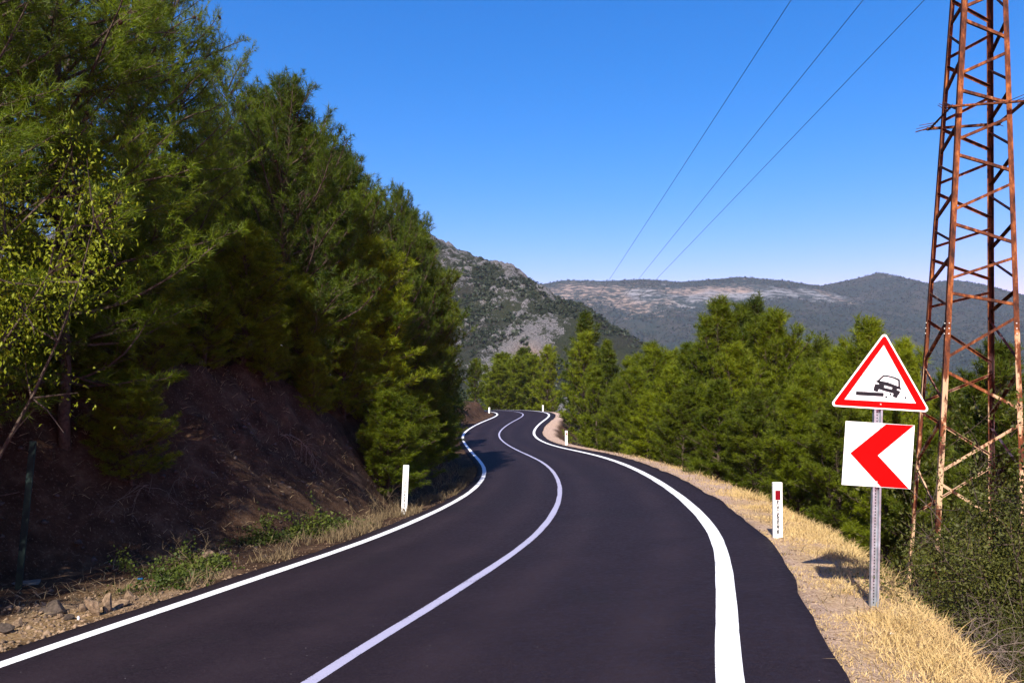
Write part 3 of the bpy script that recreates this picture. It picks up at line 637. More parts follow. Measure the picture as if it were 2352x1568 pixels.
BR = {'FR': [('F', 20, 'R', -25), ('F', 45, 'R', 90), ('R', 120, 'F', 173), ('F', 207, 'R', 240), ('R', 270, 'F', 325), ('F', 355, 'R', 395), ('R', 422, 'F', 487), ('F', 514, 'R', 561), ('R', 593, 'F', 644), ('F', 674, 'R', 703), ('R', 729, 'F', 828), ('F', 853, 'R', 945), ('R', 975, 'F', 1090), ('F', 1110, 'R', 1240)],
      'LF': [('F', 8, 'L', 62), ('L', 85, 'F', 107), ('F', 135, 'L', 220), ('L', 240, 'F', 255), ('F', 285, 'L', 357), ('L', 384, 'F', 402), ('F', 443, 'L', 509), ('L', 533, 'F', 556), ('F', 589, 'L', 653), ('L', 676, 'F', 705), ('F', 737, 'L', 833), ('L', 845, 'F', 925), ('F', 960, 'L', 1060), ('L', 1075, 'F', 1180), ('F', 1210, 'L', 1290)],
      'LB': [('L', 0, 'B', 52), ('B', 78, 'L', 135), ('L', 152, 'B', 200), ('B', 220, 'L', 278), ('L', 295, 'B', 345), ('B', 370, 'L', 422), ('L', 442, 'B', 500), ('B', 522, 'L', 567), ('L', 594, 'B', 641), ('B', 668, 'L', 704), ('L', 732, 'B', 833), ('B', 855, 'L', 922), ('L', 940, 'B', 1045), ('B', 1065, 'L', 1180)],
      'BR': [('B', -20, 'R', 17), ('R', 42, 'B', 128), ('B', 160, 'R', 180), ('R', 205, 'B', 275), ('B', 303, 'R', 330), ('R', 357, 'B', 425), ('B', 449, 'R', 484), ('R', 509, 'B', 570), ('B', 596, 'R', 637), ('R', 663, 'B', 714), ('B', 738, 'R', 826), ('R', 850, 'B', 950), ('B', 980, 'R', 1080)]}
for fc, bars in BR.items():
    mid = (Vector((*dirs[fc[0]], 0)) + Vector((*dirs[fc[1]], 0))).normalized()
    ext = [(bars[0][0], bars[0][1] - k * 75 - 45, bars[0][2], bars[0][3] - k * 75 - 45) if k % 2 else (bars[0][2], bars[0][1] - k * 75, bars[0][0], bars[0][3] - k * 75) for k in range(1, 6)]
    for a, ra, b, rb in ext + bars:
        p, q = leg_row(a, ra), leg_row(b, rb); d = (q - p).normalized(); p = p + d * .02 - mid * .011; q = q - d * .02 - mid * .011
        angle_bar(p, q, .044, .006, Vector((0, 0, 1 if fc in ('FR', 'LF') else -1)) if abs(d.z) < .9 else Vector((1, 0, 0)), -mid).build('brace', M['rust'], mast)
# anti-climbing frame with spikes
fr = {}
for c, row in (('F', 254), ('R', 264), ('L', 287), ('B', 298)):
    fr[c] = leg_pt(c, 268) + Vector((*dirs[c], 0)) * .17
for a, b in (('F', 'R'), ('R', 'B'), ('B', 'L'), ('L', 'F')):
    d = (fr[b] - fr[a]).normalized(); angle_bar(fr[a] - d * .06, fr[b] + d * .06, .04, .006, Vector((0, 0, 1)), d.cross(Vector((0, 0, 1)))).build('guard_bar', M['rust'], mast)
for c in 'LRFB':
    o3 = Vector((*dirs[c], 0)); 
    for k in range(5 if c in 'LR' else 3):
        tgt = 'F' if k < 3 else 'B'; tgt = tgt if c in 'LR' else 'L'
        base = fr[c] + (fr[tgt] - fr[c]) * (.1 * (k % 3) + .02) + Vector((0, 0, .03)); s = MB()
        s.tube([base - o3 * .05, base + o3 * (.27 + .02 * (k % 2)) + Vector((0, 0, .02 * (k % 3)))], [.007, .005], 5); s.build('spike', M['rust'], mast)
# crossarm and insulators (above the picture), cables
CROSS = -345; ctr = (leg_pt('F', CROSS) + leg_pt('B', CROSS)) / 2
PW = [((1815, 0), (1395, 640)), ((1980, 0), (1460, 640)), ((2120, 0), (1497, 643))]
ends = []
for (a, b) in PW:                                      # cable end at the crossarm row, seen at mast distance
    tpar = (CROSS - a[1]) / (b[1] - a[1]); ends.append(Vector((at(a[0] + (b[0] - a[0]) * tpar, TY), TY, zt(CROSS, TY))))
ca = MB(); e0, e1 = ends[0], ends[2]
for dy in (-.2, .2): ca.box(((e0.x + e1.x) / 2 - TX, dy, ctr.z - .35), ((e1.x - e0.x) / 2 + .15, .03, .04))
ca.build('crossarm', M['rust'], mast)
for e in ends:
    i_ = MB(); L_ = e - Vector((TX, TY, mz)); i_.tube([L_ + Vector((0, 0, -.42 + .05 * k)) for k in range(8)], [.05, .075, .05, .075, .05, .075, .05, .03], 8); i_.build('insulator', M['insul'], mast)
FAR = 330.
for k, ((a, b), e) in enumerate(zip(PW, ends)):
    far_row = 815; tpar = (far_row - a[1]) / (b[1] - a[1]); fx = at(a[0] + (b[0] - a[0]) * tpar, FAR); fe = Vector((fx, FAR, zt(far_row, FAR)))
    pts = []
    for i in range(49):
        t = i / 48; q = t ** 1.6; p = e.lerp(fe, q); pts.append(p - Vector((0, 0, 1.2 * 4 * q * (1 - q) * .5)))
    c_ = MB(); c_.tube(pts, [.007 + .014 * (i / 48) for i in range(49)], 5)
    tag(c_.build('power_cable', M['cable']), ('leftmost of the three power cables crossing the sky', 'middle of the three power cables crossing the sky', 'rightmost of the three power cables, nearest the rusty mast')[k], 'cable', 'power cables')

# ------------------------------------------------------------------ road signs on their post
SY = 7.55; sx = at(2008, SY); sz = zt(1395, SY)
sz = gz(sx, SY); sign = empty('sign_post', (sx, SY, sz)); tag(sign, 'galvanised post in the dry grass carrying triangle and chevron signs', 'road sign')
tilt = math.radians(1.1); PH = zt(800, SY) - sz
pm = MB()
def cprof(b, z0, z1):                                  # perforated hat-section post: web and two flanges
    for x0, x1, y0, y1 in ((-.042, -.024, -.012, .028), (.024, .042, -.012, .028), (-.024, .024, .018, .024)):
        b.box(((x0 + x1) / 2, (y0 + y1) / 2, (z0 + z1) / 2), ((x1 - x0) / 2, (y1 - y0) / 2, (z1 - z0) / 2))
cprof(pm, -.3, PH)
post = pm.build('post', M['steel'], sign); post.rotation_euler = (0, tilt, 0)
hb = MB()
for i in range(int(PH / .03)): hb.box((0, .0165, .04 + i * .03), (.0045, .0018, .007))
hb.build('post_holes', M['black'], post)
KS = SY / F
def affine(src, dst):
    A = np.array([[x, y, 1] for x, y in src], float); B = np.array(dst, float); S = np.linalg.solve(A, B)
    return lambda p: tuple(np.array([p[0], p[1], 1.]) @ S)
def rounded(poly, rad, n=6):
    out = []; k = len(poly)
    for i in range(k):
        p = np.array(poly[i]); a = np.array(poly[i - 1]) - p; b = np.array(poly[(i + 1) % k]) - p; a /= np.linalg.norm(a); b /= np.linalg.norm(b)
        h = math.acos(np.clip(a @ b, -1, 1)) / 2; d = rad / math.tan(h); c = p + (a + b) / np.linalg.norm(a + b) * rad / math.sin(h)
        s = p + a * d - c; e = p + b * d - c; a0 = math.atan2(s[1], s[0]); a1 = math.atan2(e[1], e[0]); dl = (a1 - a0 + math.pi) % (2 * math.pi) - math.pi
        out += [tuple(c + rad * np.array([math.cos(a0 + dl * j / n), math.sin(a0 + dl * j / n)])) for j in range(n + 1)]
    return out
# triangle: traced on a close-up (pixels), mapped to an upright triangle plate
side = 1.0; hh = side * .765
tri = [(0, hh * 2 / 3), (-side / 2, -hh / 3), (side / 2, -hh / 3)]
px2tri = affine([(1321, -715), (20, 1116), (2538, 1260)], tri)
YF = -.022
tsign = empty('warning_plate', (0, 0, 0)); tsign.parent = post
tsign.location = (.02, 0, zt(880, SY) - sz + .0); tsign.rotation_euler = (0, math.radians(2.4), 0)
b_ = MB(); b_.prism(rounded(tri, .03), YF, YF + .006); plate = b_.build('plate', M['white'], tsign)
k_ = .945; tri2 = [(x * k_, z * k_) for x, z in tri]; b_ = MB(); b_.prism(rounded(tri2, .022), YF - .0015, YF - .0002); b_.build('red_border', M['red'], tsign)
inner = [px2tri(p) for p in ((1304, -386), (383, 950), (2160, 1042))]; b_ = MB(); b_.prism(inner, YF - .003, YF - .0017); b_.build('white_field', M['white'], tsign)
pic = MB(); y0, y1 = YF - .0045, YF - .0032
def pp(*pts): pic.prism([px2tri(p) for p in pts], y0, y1)
pp((660, 748), (1352, 785), (1350, 878), (658, 842))                                                   # kerb
pp((1145, 495), (1185, 480), (1310, 358), (1345, 348), (1440, 355), (1600, 395), (1720, 445), (1705, 490), (1580, 430), (1440, 393), (1345, 388), (1322, 405), (1240, 490), (1300, 510), (1190, 528), (1150, 520))   # roof and left pillar
pp((1720, 445), (1742, 470), (1755, 645), (1785, 690), (1775, 705), (1690, 690), (1705, 625), (1695, 485))                   # right pillar
pp((1190, 528), (1240, 490), (1440, 525), (1705, 625), (1690, 690), (1540, 650), (1360, 600), (1230, 570))                   # bonnet top
pp((1230, 570), (1362, 598), (1350, 655), (1345, 735), (1235, 697), (1222, 575))
pp((1562, 652), (1690, 690), (1670, 700), (1680, 720), (1590, 800), (1345, 735), (1350, 655), (1545, 700))
pp((1130, 562), (1222, 582), (1240, 697), (1220, 705), (1200, 768), (1092, 735), (1100, 660))                                # left wheel
pp((1680, 720), (1760, 745), (1738, 820), (1710, 840), (1685, 912), (1577, 880), (1592, 795))                                # right wheel
for cx_, cy_, rr_ in ((1420, 815, 11), (1518, 822, 26), (1416, 888, 27), (1512, 878, 15), (1562, 910, 16), (1648, 925, 15), (1728, 898, 14), (1735, 936, 12), (1782, 940, 14), (1808, 908, 14), (1897, 903, 26)):
    pp(*[(cx_ + rr_ * math.cos(a), cy_ + rr_ * math.sin(a)) for a in np.linspace(0, 6.283, 11)[:-1]])
pic.build('pictogram', M['black'], tsign)
for zz_ in (hh * .47, -hh * .27):
    o = obj('bolt', BOLT, tsign); o.location = (0, YF - .003, zz_); o.rotation_euler = (math.pi / 2, 0, 0); o.scale = (.7, .7, .6)
# chevron
sw, sh = 158 * KS, 146 * KS
csign = empty('chevron_plate', (0, 0, 0)); csign.parent = post; csign.location = (.0, 0, zt(1044, SY) - sz); csign.rotation_euler = (0, math.radians(2.6), 0)
sq = [(-sw / 2, sh / 2), (sw / 2, sh / 2), (sw / 2, -sh / 2), (-sw / 2, -sh / 2)]
px2sq = affine([(403, 928), (925, 965), (385, 1390)], [sq[0], sq[1], sq[3]])
b_ = MB(); b_.prism(sq, YF, YF + .006); b_.build('plate', M['white'], csign)
b_ = MB(); b_.prism([px2sq(p) for p in ((442, 1162), (708, 953), (918, 966), (652, 1180))], YF - .0015, YF - .0002); b_.prism([px2sq(p) for p in ((442, 1162), (652, 1180), (893, 1424), (680, 1408))], YF - .0015, YF - .0002)
b_.build('chevron', M['red'], csign)
for zz_ in (sh * .44, -sh * .42):
    o = obj('bolt', BOLT, csign); o.location = (0, YF - .0015, zz_); o.rotation_euler = (math.pi / 2, 0, 0); o.scale = (.7, .7, .6)
for pl, zs in ((tsign, (.12,)), (csign, (.1, -.1))):
    for q in zs:
        b_ = MB(); b_.box((0, YF + .014, q), (.13, .0075, .018)); b_.build('bracket', M['back'], pl)

# ------------------------------------------------------------------ delineator posts
def text_mesh(ch, size, m):
    cu = bpy.data.curves.new('letter', 'FONT'); cu.body = ch; cu.size = size; cu.extrude = .0006; cu.align_x = 'CENTER'; cu.offset = .0035
    o = bpy.data.objects.new('letter', cu); COL.objects.link(o); bpy.context.view_layer.update()
    me = bpy.data.meshes.new_from_object(o.evaluated_get(bpy.context.evaluated_depsgraph_get())); bpy.data.objects.remove(o); bpy.data.curves.remove(cu)
    me.materials.clear(); me.materials.append(m); return me
LET = {c: text_mesh(c, .068, M['black']) for c in 'BÜYKŞEHİR'}
def delineator(x, y, h, w, lean, yaw, label, refl, text, zg=None):
    z = gz(x, y) if zg is None else zg
    d = empty('delineator_post', (x, y, z), yaw); d.rotation_euler = (0, lean, yaw); tag(d, label, 'marker post', 'white marker posts')
    b = MB(); t = .05; poly = rounded([(-w / 2, -.15), (w / 2, -.15), (w / 2, h), (-w / 2, h)], .012, 3); b.prism(poly, -t / 2, t / 2); b.build('post', M['post'], d)
    if refl:
        b = MB(); b.box((0, -t / 2 - .003, h * .77), (w * .28, .003, h * .085)); b.build('reflector', M['refl'], d)
    if text:
        for i, c in enumerate('BÜYÜKŞEHİR'):
            o = obj('letter', LET[c], d); o.rotation_euler = (math.pi / 2, 0, 0); o.location = (0, -t / 2 - .0012, h * .615 - i * h * .0605)
    return d
for px, yy, row, toprow, wpx, lean, lab, rf, tx in ((1786, 12.0, 1245, 1118, 21, -.008, 'white marker post with red reflector and black lettering in the dry grass', True, True),
                                              (928, 18.75, 1178, 1066, 13, .046, 'leaning white marker post on the left verge with faded lettering', False, True),
                                              (1277, 54.5, 1022, 989, 5.5, 0, 'small white marker post with red reflector at the second bend', True, False),
                                              (1210, 96.0, 941, 927, 3.2, 0, 'tiny white marker post at the far road crest, right side', True, False),
                                              (1130, 92.0, 944, 931, 3.4, .05, 'tiny white marker post at the far road crest, left side', False, False)):
    x = at(px, yy)
    if yy > 50:                                        # keep clear of the asphalt
        s, j = road_sd(x, yy); sg = -1 if px < 1150 else 1
        lim = (EL + .35) if sg < 0 else (ER + .3)
        if abs(s[0]) < lim or np.sign(s[0]) != sg: x = x + sg * (lim - sg * s[0])
    delineator(x, yy, (row - toprow) / F * yy, wpx / F * yy, lean, 0, lab, rf, tx)

# ------------------------------------------------------------------ left verge: post, rocks, weeds, litter
x, y = at(42, 9.6), 9.6; gp = empty('fence_post', (x, y, gz(x, y))); gp.rotation_euler = (0, .1, 0)
hgt = 342 / F * 9.6
b = MB(); b.box((0, 0, hgt / 2 - .1), (.042, .008, hgt / 2 + .1)); b.box((0, .03, hgt / 2 - .1), (.008, .03, hgt / 2 + .1)); b.build('post', M['green'], gp); tag(gp, 'dark green steel post leaning at the foot of the shaded bank', 'post')
def rock_mesh(seed, m):
    r = np.random.RandomState(seed); import bmesh
    bm = bmesh.new(); bmesh.ops.create_icosphere(bm, subdivisions=3, radius=1)
    pl = [(Vector(r.normal(size=3)).normalized(), r.uniform(.42, .78)) for _ in range(13)]
    for v in bm.verts:
        for n_, d_ in pl:
            k = v.co.dot(n_)
            if k > d_: v.co -= n_ * (k - d_) * .98
        v.co *= 1 + .13 * (fbm(np.array([v.co.x * 3.]), np.array([v.co.y * 3 + v.co.z * 2]), 4, seed)[0])
    me = bpy.data.meshes.new('rock'); bm.to_mesh(me); bm.free(); me.materials.append(m); return me
RM = [rock_mesh(s, M['rock']) for s in (1, 2, 3)]; RDK = [rock_mesh(s, M['rockd']) for s in (4, 5)]
def foot(px, row):                                     # where a picture row meets the ground
    ys = np.linspace(4, 40, 1500); zs = ground_z(at(px, ys), ys); rows = HZ - (zs - EYE) / ys * F; i = np.where(rows >= row)[0]
    y = ys[i[-1]] if len(i) else 6.; return at(px, y), float(y)
for px, row, w_, h_, mk, lab in ((214, 1412, 30, 60, 0, 'tall upright tan rock on the left verge'), (246, 1405, 28, 52, 1, 'tan rock leaning against the tall upright rock'), (280, 1392, 48, 24, 2, 'low slanting pale rock right of the upright rocks'),
                                (128, 1408, 44, 40, 3, 'dark rounded rock among the rubble left of the upright rock'), (160, 1422, 20, 18, 4, 'small dark stone below the upright rock'), (138, 1418, 17, 14, 2, 'small grey stone beside the dark rounded rock'),
                                (300, 1378, 22, 26, 1, 'small brown rock at the end of the rubble by the brambles'), (190, 1402, 18, 22, 0, 'small tan stone left against the upright rock'), (482, 1278, 30, 24, 2, 'grey block of stone behind the brambles'),
                                (40, 1438, 26, 20, 1, 'brown stone at the left picture edge'), (85, 1428, 20, 15, 2, 'flat tan stone low in the rubble'), (8, 1450, 40, 26, 3, 'dark stone cut by the left picture edge')):
    x, y = foot(px, row); me = (RM + RDK)[mk]; o = obj('rock', me, None, (x, y, gz(x, y) + h_ / F * y * .32)); q = y / F
    o.scale = (w_ * q * .62, w_ * q * .6, h_ * q * .62); o.rotation_euler = (random.uniform(-.15, .15), random.uniform(-.2, .2), random.uniform(0, 6)); tag(o, lab, 'rock', 'rocks on the left verge')
# rubble and gravel
def pebbles(name, P, S, m, seed, lab):
    r = np.random.RandomState(seed); n = len(P); O = np.array([[1, 0, 0], [-1, 0, 0], [0, 1, 0], [0, -1, 0], [0, 0, 1], [0, 0, -1]], float)
    T = np.array([[0, 2, 4], [2, 1, 4], [1, 3, 4], [3, 0, 4], [2, 0, 5], [1, 2, 5], [3, 1, 5], [0, 3, 5]])
    V = P[:, None] + (O[None] * r.uniform(.5, 1.2, (n, 6, 1)) + r.normal(size=(n, 6, 3)) * .2) * S[:, None, None] * np.array([1, 1, .7])
    Fc = (T[None] + (np.arange(n) * 6)[:, None, None]).reshape(-1, 3)
    return tag(obj(name, mesh_arr(name, V.reshape(-1, 3), Fc, m)), lab, kind='stuff')
r = np.random.RandomState(9)
x = r.uniform(-6.2, -2.2, 9000); y = r.uniform(6.4, 11.5, 9000); s, j = road_sd(x, y); d = -s - EL
kx = (d > .02) & (d < 1.6) & (r.rand(9000) < np.exp(-np.abs(d - .5) * 1.4) * sstep(10.5, 8.4, y) + .1)
P = np.c_[x, y, ground_z(x, y)][kx]; pebbles('rubble', P, r.uniform(.008, .05, len(P)) * r.uniform(.4, 1, len(P)), M['rock'], 1, 'broken stone rubble along the left edge of the asphalt')
J = r.randint(40, len(RD) - 60, 9000); dd = np.abs(r.normal(size=9000)) * .22; sd = np.where(r.rand(9000) < .5, ER - .05 + dd, -EL + .05 - dd)
P = np.c_[RD[J, 0] + NN[J, 0] * sd, RD[J, 1] + NN[J, 1] * sd]; kx = (P[:, 1] > 4) & (P[:, 1] < 60); P = P[kx]; P = np.c_[P, ground_z(P[:, 0], P[:, 1]) + .01]
pebbles('gravel', P, r.uniform(.004, .018, len(P)), M['rock'], 2, 'loose gravel along both asphalt edges')

n = 9000; J = r.randint(55, 190, n); sd = -EL - r.uniform(.6, 6.5, n); P = np.c_[RD[J, 0] + NN[J, 0] * sd, RD[J, 1] + NN[J, 1] * sd + r.normal(size=n) * .1]
kx = fbm(P[:, 0] * .8, P[:, 1] * .8, 4, 120) + .3 * r.rand(n) > .12; P = P[kx]; P = np.c_[P, ground_z(P[:, 0], P[:, 1])]
pebbles('bank_stones', P, .012 + .07 * r.rand(len(P)) ** 4, M['bankrock'], 3, 'loose stones and clods on the shaded earth bank')
n = 16000; J = r.randint(55, 190, n); sd = -EL - r.uniform(.9, 7.5, n); P = np.c_[RD[J, 0] + NN[J, 0] * sd, RD[J, 1] + NN[J, 1] * sd + r.normal(size=n) * .1]
kx = fbm(P[:, 0] * .6, P[:, 1] * .6, 4, 121) + .2 * r.rand(n) > .2; NL = np.c_[P[kx], ground_z(P[kx][:, 0], P[kx][:, 1])]
# dry grass on the right verge (and thin on the left)
def blades(name, P, Lg, w, m, seed, lab, lean=.45):
    r = np.random.RandomState(seed); n = len(P); d = r.normal(size=(n, 3)) * lean; d[:, 2] = 1; d /= np.linalg.norm(d, axis=1)[:, None]
    sd = np.cross(d, r.normal(size=(n, 3))); sd /= np.linalg.norm(sd, axis=1)[:, None]; bend = r.normal(size=(n, 3)) * .3; bend[:, 2] = -np.abs(bend[:, 2])
    wv = w * (1 + P[:, 1:2] / 18.); L = Lg[:, None]; m_ = P + d * L * .55; tip = P + d * L + bend * L * .8
    V = np.stack([P - sd * wv / 2, P + sd * wv / 2, m_ + sd * wv * .35, m_ - sd * wv * .35, tip], 1).reshape(-1, 3); b = (np.arange(n) * 5)[:, None]
    Fc = np.concatenate([b + [0, 1, 2], b + [0, 2, 3], b + [3, 2, 4]])
    return tag(obj(name, mesh_arr(name, V, Fc, m)), lab, kind='stuff')
r = np.random.RandomState(13)
n = 60000; J = np.clip((40 + np.abs(r.normal(size=n)) * 0 + r.beta(1, 3.2, n) * 190).astype(int) + 20, 0, len(RD) - 1)
sd = ER + r.beta(1.2, 1.3, n) * (np.interp(RD[J, 1], [4, 8, 12], [.82, 1.0, VERGE]) + .38) - .1; P = np.c_[RD[J, 0] + NN[J, 0] * sd + r.normal(size=n) * .12, RD[J, 1] + NN[J, 1] * sd + r.normal(size=n) * .15]
s, _ = road_sd(P[:, 0], P[:, 1]); cl = fbm(P[:, 0] * 1.6, P[:, 1] * 1.6, 4, 90); e = s - ER
kx = (P[:, 1] > 3.5) & (e > -.12) & (cl + .3 * r.rand(n) > -.02 - .35 * sstep(.5, 1.1, e)) & (r.rand(n) > .8 * sstep(15, 24, P[:, 1])); P = P[kx]; e = e[kx]; cl = cl[kx]
P = np.c_[P, ground_z(P[:, 0], P[:, 1]) - .01]; Lg = (.04 + .19 * sstep(.15, 1.0, e) * np.clip(.5 + 1.3 * cl, .12, 1.5)) * r.uniform(.4, 1.4, len(P))
blades('dry_grass', P, Lg, .0045, M['grass'], 1, 'straw-coloured dry grass on the right verge', .6)
n = 5000; J = r.randint(60, 190, n); sd = ER + r.uniform(.05, VERGE + .9, n); P = np.c_[RD[J, 0] + NN[J, 0] * sd, RD[J, 1] + NN[J, 1] * sd]; kx = (fbm(P[:, 0] * 2.5, P[:, 1] * 2.5, 3, 130) > .22); P = P[kx]
P = np.c_[P, ground_z(P[:, 0], P[:, 1]) - .01]; blades('verge_brown_weeds', P, r.uniform(.05, .3, len(P)), .006, M['weed'], 7, 'brown weed clumps in the dry right verge', .5)
n = 14000; J = r.randint(60, 180, n); sd = -EL - .05 - np.abs(r.normal(size=n)) * .45; P = np.c_[RD[J, 0] + NN[J, 0] * sd + r.normal(size=n) * .1, RD[J, 1] + NN[J, 1] * sd + r.normal(size=n) * .1]
s, _ = road_sd(P[:, 0], P[:, 1]); cl = fbm(P[:, 0] * 1.2, P[:, 1] * 1.2, 4, 95); kx = (s < -EL - .02) & (cl > .05) & (P[:, 1] > 9); P = P[kx]
P = np.c_[P, ground_z(P[:, 0], P[:, 1]) - .01]; blades('verge_weeds', P, r.uniform(.06, .4, len(P)), .006, M['weed'], 2, 'thin dry weeds along the left verge')

blades('bank_needle_litter', NL, r.uniform(.06, .24, len(NL)), .006, M['weed'], 5, 'dry needles and stalks littering the earth bank', 1.3)
# brambles
def make_bramble(seed, arms, ln, n_leaf, L=.05):
    r = np.random.RandomState(seed); w = MB(); tp = []; td = []
    for a in range(arms):
        az = r.uniform(0, 6.28); d = np.array([math.cos(az), math.sin(az), r.uniform(.3, 1.2)]); d /= np.linalg.norm(d); p = np.array([0, 0, -.03]); pts = [p]; l = ln * r.uniform(.5, 1.1); ns = 9
        for i in range(ns):
            d = d + r.normal(size=3) * .14 - np.array([0, 0, .13]); d /= np.linalg.norm(d); q = pts[-1] + d * l / ns; q[2] = max(q[2], .02); pts.append(q)
            for _ in range(2): tp.append(q + r.normal(size=3) * .02); td.append(np.array([r.normal() * .5, r.normal() * .5, .8]))
        w.tube(pts, [.005 * (1 - .7 * i / ns) for i in range(ns + 1)], 4, False)
    root = empty('bramble', (0, 0, 0)); w.build('stems', M['bark'], root); obj('leaves', leaf_mesh('leaves', np.array(tp), np.array(td), np.ones(len(tp)), n_leaf, L, M['bramble'], r, .045, .8), root); root['H'] = .5; return root
BRM = [make_bramble(71, 16, .75, 5), make_bramble(72, 20, .6, 5), make_bramble(73, 5, 1.0, 5)]
for k, (px, row, s_, lab) in enumerate(((380, 1345, 1.0, 'bramble trailing over the rubble end on the left verge'), (335, 1322, .9, 'single bramble arm reaching up over the shaded ditch'), (470, 1308, 1.0, 'leafy bramble beside the grey block of stone'),
                                    (530, 1255, .8, 'bramble sprig in front of the pale gravel patch'), (690, 1225, 1.3, 'larger bramble at the foot of the bank midway along'), (760, 1205, 1.2, 'bramble left of the dry stalks near the left white post'),
                                    (620, 1245, 1.0, 'low bramble between the gravel patch and the larger bramble'), (600, 1205, 1.0, 'thin bramble arm against the dark bank'), (430, 1328, .9, 'dense low bramble hugging the asphalt edge'))):
    pr = BRM[(0, 2, 1, 2, 1, 0, 1, 2, 1)[k]]; x, y = foot(px, row); o = pr if pr.name not in used else copy_tree(pr); used[pr.name] = 1
    o.location = (x, y, gz(x, y)); o.scale = (s_, s_, s_); o.rotation_euler = (0, 0, 1.7 * k); tag(o, lab, 'bramble', 'brambles on the left verge')
# dry stalks and dead branches
def make_twigs(name, seed, nb, H, spread, up, rad, kids, mt, flat=0.):
    r = np.random.RandomState(seed); w = MB()
    def grow(p, d, l, rd, dep):
        ns = 5; pts = [p]
        for i in range(ns):
            d = d + r.normal(size=3) * .2 - np.array([0, 0, flat]); d /= np.linalg.norm(d); q = pts[-1] + d * l / ns; pts.append(q)
        w.tube(pts, [rd * (1 - .7 * i / ns) for i in range(ns + 1)], 4, False)
        if dep:
            for c in range(kids):
                i = r.randint(1, ns + 1); s = d * .7 + r.normal(size=3) * .6; s /= np.linalg.norm(s); grow(pts[i], s, l * r.uniform(.35, .65), rd * .55, dep - 1)
    for b in range(nb):
        az = r.uniform(0, 6.28); d = np.array([math.cos(az) * spread, math.sin(az) * spread, up]); grow(np.array([r.normal() * .05, r.normal() * .05, -.05]), d / np.linalg.norm(d), H * r.uniform(.6, 1.1), rad, 2)
    root = empty(name, (0, 0, 0)); w.build('twigs', mt, root); root['H'] = H; return root
DB = [make_twigs('dead_branch', 81, 5, 1.1, 1., .45, .007, 4, M['twig'], .05), make_twigs('dead_branch', 82, 6, .9, 1., .7, .006, 4, M['twig'], .04)]
for k, (px, yy, up_, s_, lab) in enumerate(((2205, 7.6, .05, .75, 'grey dead branches below the mast foot'), (2290, 6.9, .1, .8, 'tangle of dead branches at the lower right'), (2240, 6.6, .05, .9, 'dead twigs at the edge of the dry grass, lower right'),
                                        (2345, 6.3, .05, .8, 'dead branches in the lower right corner'), (2130, 9.3, .05, .8, 'dead twigs at the left foot of the mast'), (2175, 8.6, 0, .9, 'dead branch leaning between mast foot and dry grass'), (2330, 7.6, .1, .7, 'dead branches under the leafy bush at the right edge'))):
    pr = DB[k % 2]; o = pr if pr.name not in used else copy_tree(pr); used[pr.name] = 1; x = at(px, yy); o.location = (x, yy, gz(x, yy) + up_); o.scale = (s_,) * 3; o.rotation_euler = (0, 0, 2.1 * k); tag(o, lab, 'dead branch', 'dead branches on the right slope')
# bare hanging roots and twigs on the bank
DR = make_twigs('dead_branch', 84, 7, 1.3, .9, -.25, .008, 4, M['twig'], .08)
for k, (px, yy, dz, s_, lab) in enumerate(((655, 16.8, 1.2, .9, 'pale dead twigs hanging over the shaded bank'), (420, 13.4, .8, .6, 'dry twigs on the bank edge below the huge pine'), (560, 16.0, .4, .5, 'small dry roots in the middle of the shaded bank'), (330, 12.6, .6, .7, 'dry twigs low on the bank beside the pine sapling'))):
    o = DR if k == 0 else copy_tree(DR); x = at(px, yy); o.location = (x, yy, gz(x, yy) + dz * .3); o.scale = (s_,) * 3; o.rotation_euler = (0, 0, 1.2 + k); tag(o, lab, 'dead branch', 'dead twigs on the left bank')
SK = [make_twigs('dry_weed', 85, 7, .75, .25, 1., .005, 3, M['weed']), make_twigs('dry_weed', 86, 5, .6, .35, 1., .005, 3, M['weed'])]
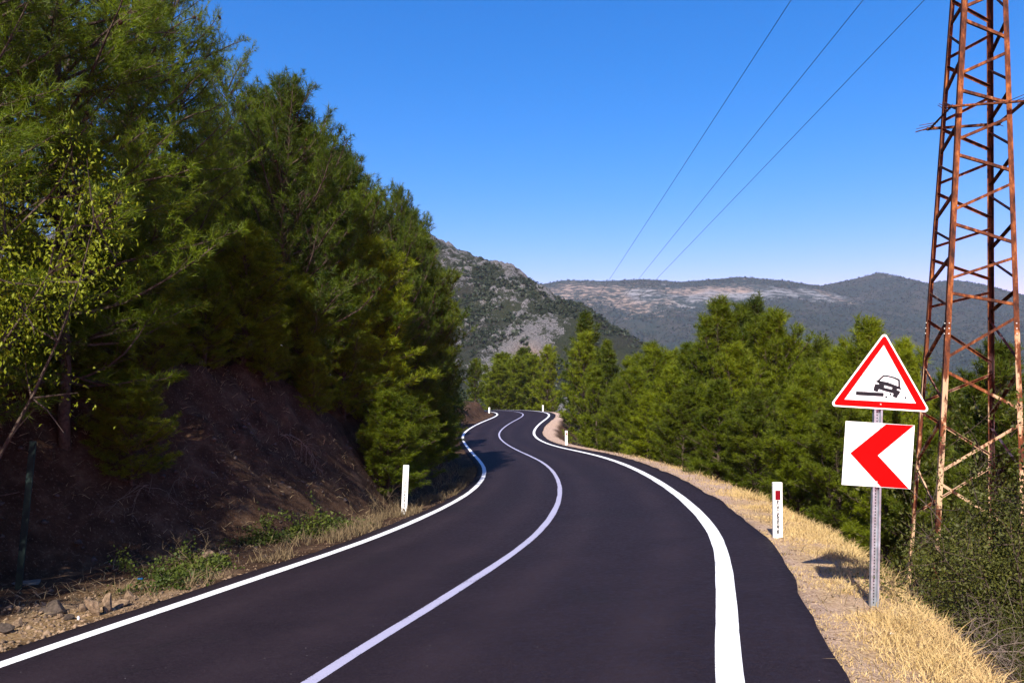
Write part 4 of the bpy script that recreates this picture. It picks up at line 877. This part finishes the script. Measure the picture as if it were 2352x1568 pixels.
for k, (px, row, s_, lab) in enumerate(((875, 1190, 1., 'tall dry weed left of the left white post'), (1000, 1135, 1.4, 'dry weeds right of the left white post by the bend'), (1030, 1118, 1.3, 'seeding dry weed at the bend of the left edge line'), (450, 1312, .9, 'thin bare sprout behind the brambles'), (905, 1180, .7, 'low dry weed at the foot of the left white post'))):
    pr = SK[k % 2]; x, y = foot(px, row); s, _ = road_sd(x, y); o = pr if pr.name not in used else copy_tree(pr); used[pr.name] = 1
    if s[0] > -EL - .15: x -= s[0] + EL + .2
    o.location = (x, y, gz(x, y)); o.scale = (s_,) * 3; o.rotation_euler = (0, 0, 1.3 * k); tag(o, lab, 'weed', 'dry weeds on the left verge')
# concrete footing spill and litter
def lump(name, px, row, w_, d_, h_, m, lab, cat, seed):
    x, y = foot(px, row); me = rock_mesh(seed, m); o = obj(name, me, None, (x, y, gz(x, y) + h_ * .3)); o.scale = (w_ / 2, d_ / 2, h_ / 2); return tag(o, lab, cat)
lump('concrete_footing', 70, 1338, .5, .35, .04, M['concrete'], 'flat pale concrete spill at the foot of the green post', 'concrete', 90)
lump('litter', 180, 1422, .03, .03, .07, M['litterw'], 'white scrap of litter among the left rocks', 'litter', 91)
lump('litter', 322, 1330, .12, .06, .05, M['litterb'], 'blue plastic scrap under the brambles', 'litter', 92)
lump('litter', 290, 1302, .2, .1, .06, M['litterr'], 'dull red rag in the shaded ditch', 'litter', 93)
lump('litter', 1838, 1418, .09, .04, .02, M['litterw'], 'white paper scrap on the right asphalt edge', 'litter', 94)
lump('litter', 2050, 1455, .05, .03, .03, M['litterw'], 'white scrap in the dry grass before the sign post', 'litter', 95)

# ------------------------------------------------------------------ air
hz = MB(); hz.box((500, 1600, 205), (4300, 2600, 290))
m = bpy.data.materials.new('haze_air'); m.use_nodes = True; t = m.node_tree; t.nodes.clear()
pv = t.nodes.new('ShaderNodeVolumePrincipled'); pv.inputs['Color'].default_value = (.66, .8, 1., 1); pv.inputs['Density'].default_value = .00007; pv.inputs['Anisotropy'].default_value = .1
ou = t.nodes.new('ShaderNodeOutputMaterial'); t.links.new(pv.outputs[0], ou.inputs['Volume'])
tag(hz.build('haze', m), kind='stuff')
for o in SC.objects:                                   # helper property only used while building
    for k_ in ('H', 'R'):
        if k_ in o: del o[k_]
